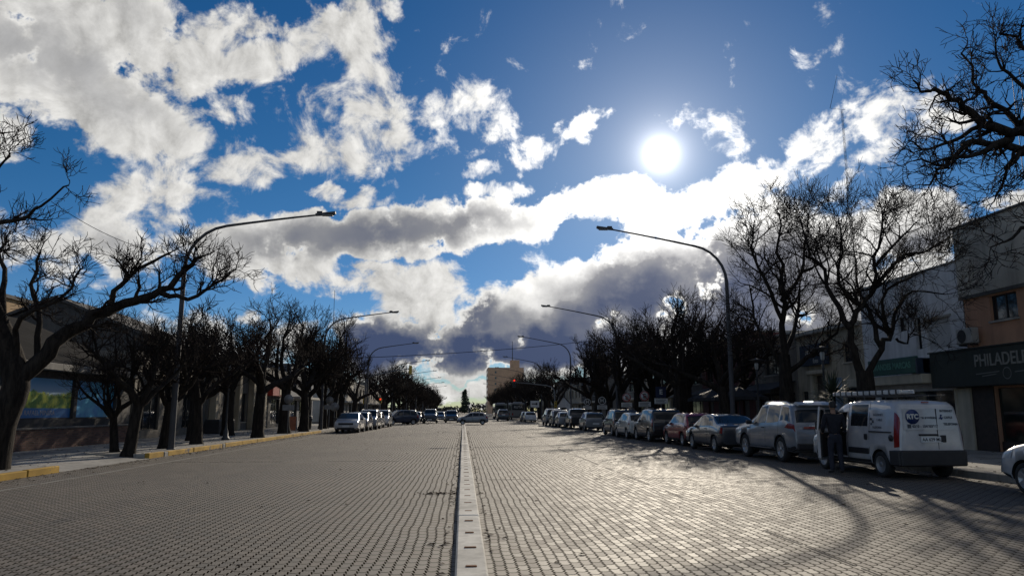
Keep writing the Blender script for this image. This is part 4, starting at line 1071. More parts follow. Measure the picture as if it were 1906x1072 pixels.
# white gabled sign house seen between the trunks near x = 740
t = thing('gabled_kiosk', 'small white gabled front between the trunks past the H signs', 'kiosk', (14.6, 108, SW))
k = MB(); k.prism([(-1.1,0,0),(1.1,0,0),(1.1,0,2.2),(0,0,3.4),(-1.1,0,2.2)], (0,2.2,0)); k.build('wall', WHITEP, t)
kr = MB(); kr.prism([(-1.3,-.1,2.06),(0,-.1,3.47),(1.3,-.1,2.06),(1.3,-.1,2.16),(0,-.1,3.59),(-1.3,-.1,2.16)], (0,2.4,0)); kr.build('roof', DKGREY, t)
MB().bbox(-.4,.4,-.03,-.003,.9,1.9,.01).build('window', GLASS, t)

# far tower block
t = thing('tower_block', 'pale tall apartment block with a stair tower far down the avenue', 'building', (0,0,0))
a = at_depth(908, 685, 420); b_ = at_depth(975, 685, 420); H_ = at_depth(940, 684, 420).z; H2 = at_depth(960, 670, 420).z
BRK = plaster('sandy_render', (0.62, 0.40, 0.25), .15)
MB().box(a.x, b_.x, 420, 445, 0, H_).build('wall', BRK, t)
MB().box(at_depth(951, 680, 420).x, at_depth(967, 680, 420).x, 420.5, 430, H_, H2).build('stair_tower', BRK, t)
for fl in range(9):
    for k in range(3):
        wz = H_ - 3.2*(fl+1); wy = 421 + k*8
        MB().box(a.x-.06, a.x-.01, wy+1, wy+4, wz, wz+1.5).build('window', GLASS, t)
for fl in range(9): MB().box(a.x+4, a.x+4.9, 419.9, 419.98, H_-3.2*(fl+1), H_-3.2*(fl+1)+1.1).build('window', GLASS, t)
MB().tube([((a.x+b_.x)/2+4, 424, H2), ((a.x+b_.x)/2+4, 424, H2+11)], [.25,.12], 6).build('antenna', DARKSTEEL, t)

# ---- left side
BRICKW = tiled_mat('red_brick', (0.20, 0.105, 0.075), .25, .075, .008, .85, mc=(.16,.15,.13), contrast=.3, axes='yz')
t = thing('tourist_hall', 'low dark hall with poster windows under a big dark pitched roof on the left', 'building', (0,0,0))
x = FL
ops = [(28.2, 33.15, 1.22, 2.92), (33.4, 37.0, 1.22, 2.92), (23.0, 27.9, 1.22, 2.92)]
wall_with_openings(x, -1, 18.0, 38.6, S0-.4, 3.12, ops, 3.0).build('wall', DKGREY, t)
MB().bbox(x-.002, x+.55, 20.0, 38.8, 3.14, 3.42, .02).build('canopy', plaster('canopy_grey', (.23,.22,.20)), t)
rf = MB()
rf.prism([(x+.25, 0, 3.46), (x-6.5, 0, 6.3), (x-14, 0, 3.46)], (0, 24, 0)); rf.v = [(p[0], p[1]+16.0, p[2]) for p in rf.v]; rf.build('roof', SLATE, t)
for o_ in ops[:2] + ops[2:]:
    f = MB(); X = x-.10
    f.box(X-.05, X, o_[0], o_[0]+.07, o_[2], o_[3]); f.box(X-.05, X, o_[1]-.07, o_[1], o_[2], o_[3]); f.box(X-.05, X, o_[0]+.07, o_[1]-.07, o_[2], o_[2]+.06); f.box(X-.05, X, o_[0]+.07, o_[1]-.07, o_[3]-.06, o_[3])
    f.build('window', DARKSTEEL, t)
def poster(label, y0, y1, kind):
    tt = thing('window_poster', label, 'poster', (x-.105, y0, 1.29)); w, h = y1-y0, 1.56
    m = bpy.data.materials.new('poster_' + kind); m.use_nodes = True; N = NT(m.node_tree); b = N.n['Principled BSDF']
    o = N.node('ShaderNodeTexCoord').outputs['Object']; px_, py_, pz_ = N.sep(o)
    if kind == 'valley':
        n = N.noise(o, 1.6, 6, .65).outputs['Fac']
        hills = N.ramp(N.m('SUBTRACT', N.m('ADD', .55, N.m('MULTIPLY', n, .9)), pz_), -.05, .08)
        land = N.mix(N.ramp(N.noise(o, 2.6, 4, .6).outputs['Fac'], .42, .62), (.12,.28,.07,1), (.66,.70,.10,1))
        c = N.mix(hills, N.mix(N.ramp(pz_, .7, 1.5), (.62,.76,.84,1), (.16,.45,.78,1)), land)
        c = N.mix(N.ramp(pz_, .36, .40), (.03,.20,.52,1), c)
    else:
        n = N.noise(o, 1.1, 5, .6).outputs['Fac']
        c = N.mix(N.ramp(n, .35, .7), (.04,.30,.70,1), (.14,.62,.88,1))
        st_ = N.ramp(N.m('SINE', N.m('MULTIPLY', py_, 5.0)), .55, .8)
        c = N.mix(N.m('MULTIPLY', N.m('MULTIPLY', st_, N.ramp(py_, 1.6, 2.2)), .5), c, (.20,.42,.55,1))
    N.l.new(c, b.inputs['Base Color']); b.inputs['Roughness'].default_value = .35
    MB().box(-.012, 0, .08, w-.08, 0, h).build('print', m, tt)
    return tt, w, h
tt, w, h = poster('green valley poster with a blue caption strip in the hall window', 28.2, 33.15, 'valley')
text('lettering', 'SAN RAFAEL MINERA', .27, LETTER, tt, (.004, w*.46, .19), LX, .001, sx=1.1)
tt, w, h = poster('blue poster with pale standing shapes beside the green valley poster', 33.4, 37.0, 'blue')
# brick planter wall
t = thing('brick_wall', 'low red brick wall with a pale coping below the posters', 'wall', (0,0,0))
MB().box(FL+.75, FL+1.05, 18.0, 37.2, S0-.2, S0+.72).build('brickwork', BRICKW, t)
cpm = MB(); yy = 18.0
while yy < 37.1: cpm.bbox(FL+.70, FL+1.10, yy, yy+1.18, S0+.722, S0+.79, .012); yy += 1.2
cpm.build('coping', plaster('weathered_coping', (.20,.185,.165)), t)
# taller houses behind
t = thing('back_house', 'ochre house rising behind the pitched roof at the far left', 'house', (0,0,0))
MB().box(-46, -33, 40, 58, 0, 9.6).build('wall', plaster('ochre', (.42,.27,.13), .2), t); MB().box(-46.2, -32.8, 39.8, 58.2, 9.6, 9.85).build('coping', DKGREY, t)
for k in range(3): MB().bbox(-44+k*4, -42.4+k*4, 39.93, 39.99, 7.0, 8.6, .01).build('window', GLASS, t)
t = thing('gabled_house', 'dark grey gabled house rising behind the poster hall and small bare trees', 'house', (0,0,0))
g = MB(); g.prism([(-31,46,0),(-18.2,46,0),(-18.2,46,5.6),(-24.6,46,8.2),(-31,46,5.6)], (0,9,0)); g.build('wall', DKGREY, t)
g = MB(); g.prism([(-31.5,45.7,5.43),(-24.6,45.7,8.24),(-17.7,45.7,5.43),(-17.7,45.7,5.6),(-24.6,45.7,8.42),(-31.5,45.7,5.6)], (0,9.6,0)); g.build('roof', DKGREY, t)
for xx in (-27.5, -23.0): MB().bbox(xx, xx+1.3, 45.93, 45.995, 3.4, 5.0, .01).build('window', GLASS, t)
# shop with amber sign and ladder grid, bank front
t = thing('shop_front', 'dark shop with a small amber sign between the posters and the bank', 'building', (0,0,0))
ops = [(39.6, 42.2, S0+.4, 2.6), (43.2, 44.4, S0, 2.5), (45.6, 48.4, S0+.4, 2.6)]
wall_with_openings(FL, -1, 38.9, 49.6, S0-.4, 4.6, ops, 8).build('wall', TAUPE, t)
for o_ in (ops[0], ops[2]): window(t, FL, -1, o_, nx=3)
door(t, FL, -1, ops[1], WOODD)
sb = MB().bbox(FL+.002, FL+.30, 40.6, 44.0, 3.0, 3.75, .02).build('sign_board', INK, t)
text('lettering', 'TURISMO', .48, mat('amber_letter', (.40,.22,.04), .5, var=.1), sb, (FL+.305, 42.3, 3.38), LX, .005, bold=.008)
t = thing('bank_front', 'pale grey bank front with square pilasters behind the slim black lantern', 'building', (0,0,0))
ops = [(52.6, 55.0, S0, 3.3), (57.2, 58.6, S0+.6, 2.9), (59.8, 61.8, S0, 2.9)]
wall_with_openings(FL, -1, 49.7, 63.0, S0-.4, 5.0, ops, 9).build('wall', TAUPE, t)
for ya in (50.2, 55.3, 59.0, 62.3): MB().bbox(FL+.003, FL+.45, ya, ya+.55, S0, 4.4, .03).build('pilaster', BEIGE, t)
MB().bbox(FL+.003, FL+.7, 49.8, 62.95, 4.42, 4.95, .04).build('entablature', TAUPE, t)
door(t, FL, -1, ops[0], DARKSTEEL); window(t, FL, -1, ops[1], nx=2, sill=CREAM); door(t, FL, -1, ops[2], WOODD)
pq = MB().bbox(FL+.003, FL+.06, 51.0, 52.2, 3.0, 3.5, .01).build('plaque', INK, t)
t = thing('glass_shop', 'shop with a red and cream sign and white grid door on the left', 'building', (0,0,0))
ops = [(63.8, 65.2, S0, 2.6), (66.0, 69.0, S0+.3, 2.6), (70.0, 71.2, S0, 2.5)]
wall_with_openings(FL, -1, 63.05, 73.0, S0-.4, 5.2, ops, 9).build('wall', DKGREY, t)
gr = MB()
for k in range(6): gr.box(FL-.10, FL-.07, 63.85, 65.15, S0+.2+k*.4, S0+.24+k*.4)
for k in range(4): gr.box(FL-.065, FL-.04, 63.85+k*.42, 63.89+k*.42, S0+.05, 2.55)
gr.build('grid_door', SIGNW, t); window(t, FL, -1, ops[1], nx=3); door(t, FL, -1, ops[2], WOODD)
sb = MB().bbox(FL+.003, FL+.5, 64.5, 69.5, 2.85, 3.7, .02).build('sign_board', SIGNR, t); MB().bbox(FL+.503, FL+.53, 66.8, 69.2, 2.95, 3.6, .01).build('sign_panel', CREAM, sb)
CORR = tiled_mat('corrugated_grey', (.17,.18,.20), 4.0, .16, .02, .55, axes='yz', contrast=.06)
t = plain_building('corner_building', 'grey ribbed corner building on the left just before the crossing', FL, -1, 73.05, 84.0, 6.0, CORR, 31)
# closing the far end: dark cypress and flag mast are planted with the plants

# ------------------------------------------------------------------ vehicles (local: +Y forward, origin on the ground under the centre)
WELL = mat('wheel_well_black', (0.012, 0.012, 0.012), 0.9, var=0)
SEAMM = mat('panel_gap', (0.012, 0.012, 0.013), 0.8, var=0)
INNER = mat('car_interior', (0.025, 0.024, 0.024), 0.85, var=.2)
def interp(tab, y):
    ys = [a for a, _ in tab]; zs = [b for _, b in tab]
    return float(np.interp(y, ys, zs))
def smooth_interp(tab, y, w=.05):
    return sum(interp(tab, y + k*w) for k in (-1, -.5, 0, .5, 1)) / 5
class Shape:
    def __init__(s, L, W, top, belt, zb=.22, plan=((0,.90),(.12,.955),(.4,.99),(.9,1.0)), rear=((0,.93),(.10,.97),(.4,1.0)), roofw=.77, soft=.05):
        s.L, s.W, s.top, s.belt, s.zb, s.plan, s.rear, s.roofw, s.soft = L, W, top, belt, zb, plan, rear, roofw, soft
        s.H = max(z for _, z in top)
    def sec(s, y):
        L = s.L; w = s.W/2 * interp(s.plan, L/2 - y) * interp(s.rear, y + L/2)
        e = min(L/2 - y, y + L/2); zb = s.zb + .10 * max(0, 1 - e/.35)
        edge = e < .06
        zt = interp(s.top, y) if edge else smooth_interp(s.top, y, min(s.soft, e*.9))
        zs = min(interp(s.belt, y), zt - .035); g = max(zt - zs, 0.0)
        t = min(1.0, g / .45); wr = w * (.90 + (s.roofw - .90) * t)
        wb = w*.965
        P = [(0, zb), (.84*w, zb), (.955*w, zb+.05), (.995*w, zb+.25*(zs-zb)), (w, zb+.62*(zs-zb)), (wb, zs)]
        for k in (.35, .70): P.append((wb + (wr*1.02-wb)*k, zs + (g-.05*t)*k))
        P += [(wr, zt - .045*t - .008), (wr*.88, zt - .012*t), (wr*.5, zt), (0, zt + .008)]
        return P
    def at(s, y, v):
        sg = 1
        if v > 11: v = 22 - v; sg = -1
        P = s.sec(y); a = min(int(v), 10); f = v - a
        return Vector((sg*(P[a][0]*(1-f) + P[a+1][0]*f), y, P[a][1]*(1-f) + P[a+1][1]*f))
    def nrm(s, y, v):
        e = .02; n = (s.at(y+e, v) - s.at(y-e, v)).cross(s.at(y, min(22, v+.2)) - s.at(y, max(0, v-.2)))
        n = -n.normalized() if n.length > 0 else Vector((0,0,1))
        c = s.at(y, v) - Vector((0, y, .8))
        return n if n.dot(c) > 0 else -n
    def body(s, wheels, rw, cuts=()):
        ys = set(np.linspace(-s.L/2, s.L/2, int(s.L/.11)))
        for e in (.02, .05, .09): ys |= {-s.L/2 + e, s.L/2 - e}
        ys |= {a for a, _ in s.top}
        ys = sorted(ys); yy = [ys[0]]
        for q in ys[1:]:
            if q - yy[-1] > .012: yy.append(q)
        yy[-1] = s.L/2
        b = MB(); n = 22; vs = []
        for y in yy:
            P = s.sec(y); ring = P + [(-x, z) for x, z in reversed(P[1:-1])]
            vs += [(x, y, z) for x, z in ring]
        fs = [(i*n+k, i*n+(k+1) % n, (i+1)*n+(k+1) % n, (i+1)*n+k) for i in range(len(yy)-1) for k in range(n)]
        b.add(vs, fs, 0, True); b.add(vs[:n], [tuple(range(n))], 0); b.add(vs[-n:], [tuple(range(n))], 0)
        o = b.build('body_tmp', [SEAMM, WELL])
        bm = bmesh.new(); bm.from_mesh(o.data); bmesh.ops.remove_doubles(bm, verts=bm.verts, dist=1e-5); bmesh.ops.recalc_face_normals(bm, faces=bm.faces); bm.to_mesh(o.data); bm.free()
        c = MB()
        for wy in wheels:
            for sx in (-1, 1):
                xs = sorted((sx*(s.W/2-.27), sx*(s.W/2+.1)))
                q = MB().lathe([(rw*1.16, xs[0]), (rw*1.16, xs[1])], 28, c=(0, wy, rw), axis='x')
                c.add(q.v, q.f, 1)
        for (x0, x1, y0, y1, z0, z1) in cuts: c.box(x0, x1, y0, y1, z0, z1, 1)
        co = c.build('cut_tmp', [SEAMM, WELL])
        md_ = o.modifiers.new('b', 'BOOLEAN'); md_.operation = 'DIFFERENCE'; md_.object = co; md_.solver = 'EXACT'
        dg = bpy.context.evaluated_depsgraph_get()
        me = bpy.data.meshes.new_from_object(o.evaluated_get(dg))
        for x in (o, co): bpy.data.objects.remove(x)
        me.name = 'body'
        return me
    def patch(s, mb, ybl, ybr, ytl, ytr, v0, v1, off=.004, ny=8, nv=4, both=True, m=0, thick=False):
        for sd in ((0, 1) if both else (0,)):
            vs = []
            for j in range(nv+1):
                for i in range(ny+1):
                    f, g = i/ny, j/nv
                    y = (ybl*(1-f)+ybr*f)*(1-g) + (ytl*(1-f)+ytr*f)*g; v = v0 + (v1-v0)*g
                    p = s.at(y, v) + s.nrm(y, v)*off
                    if sd: p.x = -p.x
                    vs.append(p)
            mb.add(vs, [(j*(ny+1)+i, j*(ny+1)+i+1, (j+1)*(ny+1)+i+1, (j+1)*(ny+1)+i) for j in range(nv) for i in range(ny)], m, True)
        return mb
def wheel_meshes(rw, w=.2, spokes=5, steel=False):
    t = MB().lathe([(rw*.62,-w/2),(rw*.88,-w/2),(rw*.98,-w*.38),(rw,-w*.2),(rw,w*.2),(rw*.98,w*.38),(rw*.88,w/2),(rw*.64,w/2),(rw*.60,w*.3),(rw*.60,-w/2)], 28, axis='x')
    r = MB().lathe([(rw*.66,w*.42),(rw*.66,w*.50),(rw*.60,w*.49),(rw*.57,w*.30),(rw*.57,w*.15)], 28, axis='x')
    if steel: r.lathe([(rw*.58,w*.2),(rw*.45,w*.42),(rw*.22,w*.40),(rw*.18,w*.5),(rw*.02,w*.5)], 24, axis='x')
    else:
        for k in range(spokes):
            a = 2*math.pi*k/spokes
            for (da, wd) in ((-.13, .055), (.13, .055)):
                c, s_ = math.cos(a+da), math.sin(a+da); q = wd*rw*1.6
                r.prism([(w*.36, c*rw*.12-s_*q, s_*rw*.12+c*q), (w*.44, c*rw*.60-s_*q*.8, s_*rw*.60+c*q*.8), (w*.44, c*rw*.60+s_*q*.8, s_*rw*.60-c*q*.8), (w*.36, c*rw*.12+s_*q, s_*rw*.12-c*q)], (w*.08, 0, 0))
        r.lathe([(rw*.17,w*.3),(rw*.17,w*.46),(rw*.1,w*.5)], 16, axis='x')
    return t, r
CARS = {}
def car_kind(key, sh, wb, rw, side, front, rearw, tail, head, seams, extras=None, rim='alloy', well_cuts=(), mirror=True, plate_z=.62):
    """cache the meshes of one kind of car: list of (name, mesh, material or None for paint, children)"""
    wheels = (wb[0], wb[1])
    body = sh.body(wheels, rw, well_cuts)
    items = []
    def keep(name, mb, m):
        o = mb.build(name, m); me = o.data; bpy.data.objects.remove(o); return (name, me, m)
    def keeps(name, mb, m): items.extend(keep(name, b_, m) for b_ in islands(mb))
    for (q, nm) in side: keeps(nm, sh.patch(MB(), *q), CARGLASS)
    items.append(keep('windscreen', sh.patch(MB(), front[0], front[0], front[1], front[1], 0, 0) if False else _glass_across(sh, *front), CARGLASS))
    if rearw: items.append(keep('rear_window', _glass_across(sh, *rearw), CARGLASS))
    for sd in (0, 1):
        for (q, nm, m) in ((tail, 'tail_light', REDLENS), (head, 'headlight', CLEARLENS)):
            for qq in q:
                mb = sh.patch(MB(), *qq, off=.008, both=False)
                if sd: mb.v = [(-p[0], p[1], p[2]) for p in mb.v]
                items.append(keep(nm, mb, m))
    sm_ = MB()
    for (y0, y1, va, vb) in seams: sh.patch(sm_, y0-.008, y0+.008, y1-.008, y1+.008, va, vb, off=.0015, ny=1, nv=8)
    items.append(keep('panel_gaps', sm_, SEAMM))
    lowb = MB()
    sh.patch(lowb, -sh.L/2+.06, wb[0]-rw*1.25, -sh.L/2+.06, wb[0]-rw*1.25, 1.6, 2.7, off=.006); sh.patch(lowb, wb[1]+rw*1.25, sh.L/2-.06, wb[1]+rw*1.25, sh.L/2-.06, 1.6, 2.7, off=.006)
    sh.patch(lowb, wb[0]+rw*1.25, wb[1]-rw*1.25, wb[0]+rw*1.25, wb[1]-rw*1.25, 1.3, 2.5, off=.006)
    keeps('lower_trim', lowb, BLACKP)
    hd = MB()
    for yh in seams[1:] if len(seams) > 1 else seams:
        p = sh.at(yh[0]+.16, 4.75)
        for sx in (-1, 1): hd.bbox(min(sx*p.x, sx*(p.x+.035)), max(sx*p.x, sx*(p.x+.035)), p.y-.09, p.y+.09, p.z-.015, p.z+.015, .006)
    keeps('door_handle', hd, BLACKP)
    pl = MB().bbox(-.26, .26, -sh.L/2-.016, -sh.L/2-.004, plate_z-.065, plate_z+.065, .003); items.append(keep('rear_plate', pl, PLATE))
    pf = MB().bbox(-.26, .26, sh.L/2+.004, sh.L/2+.016, .42, .55, .003); items.append(keep('front_plate', pf, PLATE))
    gz = MB().bbox(-sh.W*.30, sh.W*.30, sh.L/2-.03, sh.L/2+.006, .58, .72, .01); gz.bbox(-sh.W*.36, sh.W*.36, sh.L/2-.03, sh.L/2+.005, .28, .40, .01); keeps('grille', gz, BLACKP)
    if extras:
        for (nm, mb, m) in extras: keeps(nm, mb, m)
    if mirror:
        p = sh.at(front[0]-.28, 5.2)
        for sx in (-1, 1):
            q = MB().bbox(-.10, .10, -.06, .06, -.07, .07, .03); q.v = [(a[0]+sx*(p.x+.12), a[1]+p.y+.05, a[2]+p.z+.06) for a in q.v]; q.tube([(sx*(p.x-.02), p.y+.05, p.z+.02), (sx*(p.x+.08), p.y+.05, p.z+.03)], .02, 5)
            items.append(keep('mirror', q, BLACKP))
    tm, rm = wheel_meshes(rw, steel=(rim == 'steel'))
    CARS[key] = dict(body=body, items=items, tyre=keep('wheel', tm, RUBBER), rim=keep('rim', rm, RIM if rim != 'steel' else mat('steel_rim', (.25,.25,.25), .5, .5, var=.2)), sh=sh, wheels=wheels, rw=rw)
def _glass_across(sh, yb, yt, v0, off=.005):
    """a screen right across the body between stations yb (lower edge) and yt (upper edge)"""
    mb = MB(); ny, nv = 10, 12; vs = []
    for i in range(ny+1):
        y = yb + (yt-yb)*(i/ny)
        for j in range(nv+1):
            v = v0 + (22-2*v0)*j/nv
            n = sh.nrm(y, v); vs.append(sh.at(y, v) + n*off)
    mb.add(vs, [(i*(nv+1)+j, i*(nv+1)+j+1, (i+1)*(nv+1)+j+1, (i+1)*(nv+1)+j) for i in range(ny) for j in range(nv)], 0, True)
    return mb
def make_car(key, pm, label, cat, x, y, rz=0.0, group=None, name='parked_car', skip=(), tint=None, sc_=None, z=0.004):
    K = CARS[key]; t = thing(name, label, cat, (x, y, z), rz, group)
    b = bpy.data.objects.new('body', K['body']); col.objects.link(b); b.parent = t
    b.material_slots[0].link = 'OBJECT'; b.material_slots[0].material = pm
    for (nm, me, m) in K['items']:
        if nm in skip: continue
        o = bpy.data.objects.new(nm, me); col.objects.link(o); o.parent = t
        if tint and nm in tint: o.material_slots[0].link = 'OBJECT'; o.material_slots[0].material = tint[nm]
    for wy in K['wheels']:
        for sx in (-1, 1):
            w = bpy.data.objects.new('wheel', K['tyre'][1]); col.objects.link(w); w.parent = t
            w.location = (sx*(K['sh'].W/2 - .115), wy, K['rw']); w.rotation_euler = (random.Random(wy+sx).uniform(0, 1), 0, 0 if sx > 0 else R(180))
            r = bpy.data.objects.new('rim', K['rim'][1]); col.objects.link(r); r.parent = w
    if sc_: t.scale = sc_
    return t
# --- kinds
SED = Shape(4.5, 1.75, [(-2.25,.86),(-2.18,.98),(-2.0,1.04),(-1.62,1.07),(-1.0,1.36),(-.65,1.43),(-.1,1.455),(.35,1.42),(.62,1.33),(1.28,.98),(1.7,.90),(2.0,.82),(2.18,.72),(2.25,.55)], [(-2.25,.95),(-1.6,.98),(0,.93),(1.3,.90),(2.25,.70)])
car_kind('sedan', SED, (-1.36, 1.28), .315, [((-1.28,-.62,-.88,-.60,5.3,7.8),'side_window'),((-.58,.20,-.56,.18,5.3,7.8),'side_window'),((.25,1.02,.23,.52,5.3,7.8),'side_window')],
         (1.22,.46,8.1), (-1.58,-.98,8.2), [(-2.20,-1.98,-2.20,-2.05,4.1,5.0)], [(1.95,2.18,1.90,2.1,4.4,5.3)], [(-1.0,-.9,4.0,5.1),(-.60,-.57,1.5,5.2),(.22,.21,1.5,5.2),(1.05,1.05,2,5.0)], plate_z=.78)
HAT = Shape(3.9, 1.68, [(-1.95,.60),(-1.92,.90),(-1.84,1.02),(-1.55,1.34),(-1.32,1.44),(-.7,1.485),(-.1,1.49),(.35,1.44),(1.08,1.00),(1.45,.93),(1.72,.84),(1.9,.70),(1.95,.5)], [(-1.95,.90),(-1.2,1.0),(0,.95),(1.0,.92),(1.95,.72)], roofw=.78)
car_kind('hatch', HAT, (-1.22, 1.24), .30, [((-1.42,-.82,-1.25,-.80,5.3,7.8),'side_window'),((-.77,-.02,-.75,-.02,5.3,7.8),'side_window'),((.04,.88,.04,.36,5.3,7.8),'side_window')],
         (1.03,.42,8.1), (-1.83,-1.54,8.25), [(-1.90,-1.62,-1.80,-1.62,4.4,5.9)], [(1.55,1.88,1.5,1.8,4.4,5.4)], [(-.80,-.79,2.5,5.2),(0.0,0.0,1.5,5.2),(.92,.92,2,5.0)], plate_z=.57)
WAG = Shape(4.15, 1.78, [(-2.07,.62),(-2.04,.98),(-1.97,1.08),(-1.78,1.50),(-1.6,1.62),(-.7,1.68),(0,1.68),(.45,1.62),(1.15,1.10),(1.6,1.02),(1.9,.92),(2.03,.78),(2.07,.55)], [(-2.07,1.0),(-1.2,1.05),(0,1.0),(1.1,.98),(2.07,.78)], roofw=.80)
car_kind('mpv', WAG, (-1.3, 1.28), .33, [((-1.75,-1.0,-1.6,-.98,5.3,7.8),'side_window'),((-.95,-.10,-.93,-.10,5.3,7.8),'side_window'),((-.04,.98,-.04,.48,5.3,7.8),'side_window')],
         (1.1,.50,8.1), (-1.96,-1.78,8.25), [(-2.03,-1.80,-1.95,-1.80,4.3,6.4)], [(1.65,2.0,1.6,1.95,4.4,5.4)], [(-.97,-.96,2.5,5.2),(-.07,-.07,1.5,5.2),(.98,.98,2,5.0)], plate_z=.72,
         extras=[('roof_rail', MB().tube([(-.58,-1.5,1.66),(-.60,-1.3,1.70),(-.60,.2,1.71),(-.58,.4,1.67)], .018, 6).tube([(.58,-1.5,1.66),(.60,-1.3,1.70),(.60,.2,1.71),(.58,.4,1.67)], .018, 6), DARKSTEEL)])
SUV = Shape(4.75, 1.86, [(-2.37,.72),(-2.35,1.05),(-2.28,1.18),(-2.02,1.62),(-1.86,1.74),(-1.2,1.80),(-.2,1.82),(.25,1.78),(1.0,1.26),(1.5,1.19),(2.0,1.10),(2.28,.95),(2.37,.62)], [(-2.37,1.14),(-1.6,1.22),(-.9,1.13),(0,1.10),(1.0,1.10),(2.37,.92)], zb=.30, roofw=.76)
car_kind('suv', SUV, (-1.38, 1.36), .385, [((-2.0,-1.34,-1.72,-1.30,5.35,7.75),'side_window'),((-1.24,-.36,-1.20,-.36,5.3,7.8),'side_window'),((-.28,.84,-.28,.30,5.3,7.8),'side_window')],
         (.95,.30,8.1), (-2.26,-2.03,8.1), [(-2.34,-1.72,-2.29,-2.02,4.55,5.15)], [(1.85,2.28,1.8,2.2,4.5,5.3)], [(-1.27,-1.27,3.6,5.2),(-.32,-.32,1.5,5.2),(.86,.86,2,5.0)], plate_z=.98,
         extras=[('roof_rail', MB().tube([(-.62,-1.6,1.77),(-.64,-1.4,1.83),(-.64,0,1.84),(-.62,.2,1.80)], .022, 6).tube([(.62,-1.6,1.77),(.64,-1.4,1.83),(.64,0,1.84),(.62,.2,1.80)], .022, 6), CHROME),
                 ('roof_spoiler', MB().prism([(-.62,-2.10,1.70),(.62,-2.10,1.70),(.60,-1.80,1.79),(-.60,-1.80,1.79)], (0,-.06,.035)), mat('paint_silver_spoiler', (.42,.43,.44), .3, .3, var=.05)),
                 ('side_step', MB().bbox(-.99,-.80,-.85,.82,.36,.41,.02).bbox(.80,.99,-.85,.82,.36,.41,.02), BLACKP),
                 ('tail_lamp_bar', MB().bbox(-.62,-.02,-2.385,-2.372,1.02,1.09,.004).bbox(.02,.62,-2.385,-2.372,1.02,1.09,.004), REDLENS),
                 ('tailgate_garnish', MB().bbox(-.45,.45,-2.392,-2.376,1.10,1.13,.004), CHROME),
                 ('rear_bumper', MB().bbox(-.85,.85,-2.42,-2.30,.40,.60,.03), BLACKP)])
PICK = Shape(5.1, 1.86, [(-2.55,1.05),(-2.5,1.12),(-.95,1.12),(-.85,1.45),(-.70,1.72),(-.1,1.79),(.45,1.75),(1.15,1.22),(1.7,1.15),(2.3,1.05),(2.5,.9),(2.55,.6)], [(-2.55,1.08),(-.9,1.08),(0,1.08),(1.1,1.06),(2.55,.9)], zb=.36, roofw=.78)
car_kind('pickup', PICK, (-1.5, 1.6), .385, [((-.72,-.05,-.60,-.05,5.4,7.75),'side_window'),((.02,1.0,.02,.5,5.4,7.75),'side_window')], (1.1,.50,8.1), (-.86,-.72,8.4), [(-2.52,-2.35,-2.52,-2.35,3.6,5.2)], [(2.1,2.48,2.1,2.4,4.5,5.3)], [(-.02,-.02,1.5,5.2),(.95,.95,2,5.0),(-.85,-.85,2,5.2)], plate_z=.6)
VANS = Shape(4.05, 1.68, [(-2.025,.55),(-2.02,1.10),(-1.99,1.55),(-1.93,1.70),(-1.80,1.78),(-1.2,1.82),(-.2,1.82),(.30,1.77),(.58,1.66),(1.22,1.20),(1.62,1.10),(1.90,.94),(2.0,.80),(2.025,.5)], [(-2.025,1.10),(-1.0,1.10),(0,1.10),(.8,1.08),(1.2,1.03),(2.02,.80)], zb=.26, roofw=.84, soft=.035)
van_cut = ((-1.0, -.55, .15, .78, .42, 1.52),)
car_kind('van', VANS, (-1.28, 1.38), .305, [((-.80,-.06,-.80,-.06,5.35,7.7),'side_window')], (1.16,.56,8.05), None,
         [(-2.015,-1.86,-2.0,-1.84,3.7,7.0)], [(1.55,1.95,1.5,1.88,4.4,5.4)], [(-.88,-.88,2.2,7.9),(.06,.06,1.5,7.9)], rim='steel', plate_z=.90, well_cuts=van_cut, mirror=False,
         extras=[('rear_bumper', MB().bbox(-.80,.80,-2.09,-1.90,.30,.66,.03).bbox(-.845,-.60,-2.05,-1.66,.30,.66,.03).bbox(.60,.845,-2.05,-1.66,.30,.66,.03), BLACKP),
                 ('slide_rail', MB().bbox(-.852,-.83,-1.80,-.90,1.045,1.075,.005).bbox(.83,.852,-1.80,-.90,1.045,1.075,.005), INK),
                 ('rub_strip', MB().bbox(-.862,-.83,-.86,.02,.52,.66,.01).bbox(.83,.862,-.86,.02,.52,.66,.01), BLACKP),
                 ('fuel_cap', MB().lathe([(.075,-.852),(.075,-.83)], 18, c=(0,-1.78,.93), axis='x'), BLACKP),
                 ('door_handle', MB().bbox(-.862,-.83,-.82,-.70,.86,1.0,.012), INK),
                 ('rear_handle', MB().bbox(.22,.36,-2.045,-2.015,.84,1.0,.01).bbox(-.30,.18,-2.04,-2.015,.985,1.03,.01), INK),
                 ('door_gap', MB().bbox(.165,.175,-2.026,-2.0,.68,1.60,.002), SEAMM),
                 ('brake_light', MB().bbox(-.10,.08,-1.93,-1.90,1.735,1.765,.006), REDLENS)])
P_ = dict(white=paint('white', (.45,.45,.455)), silver=paint('silver', (.19,.20,.215)), dsilver=paint('dark_silver', (.17,.18,.19)), black=paint('black', (.016,.016,.018)), red=paint("deep_red", (.27,.014,.017)), dgrey=paint('dark_grey', (.045,.048,.055)), dblue=paint('dark_blue', (.02,.028,.055)), cream=paint('pale_white', (.50,.50,.46)), grey=paint('grey', (.11,.12,.135)))
XP = 10.5
GR = 'cars parked along the right kerb'
make_car('hatch', P_['white'], 'white car cut off by the right edge, only its front wing and wheel showing', 'car', 11.35, 12.35, R(0), GR)
van = make_car('van', P_['white'], 'white delivery van with its front door open and a ladder on the roof', 'van', 10.72, 18.75, R(2.0), GR, name='delivery_van')
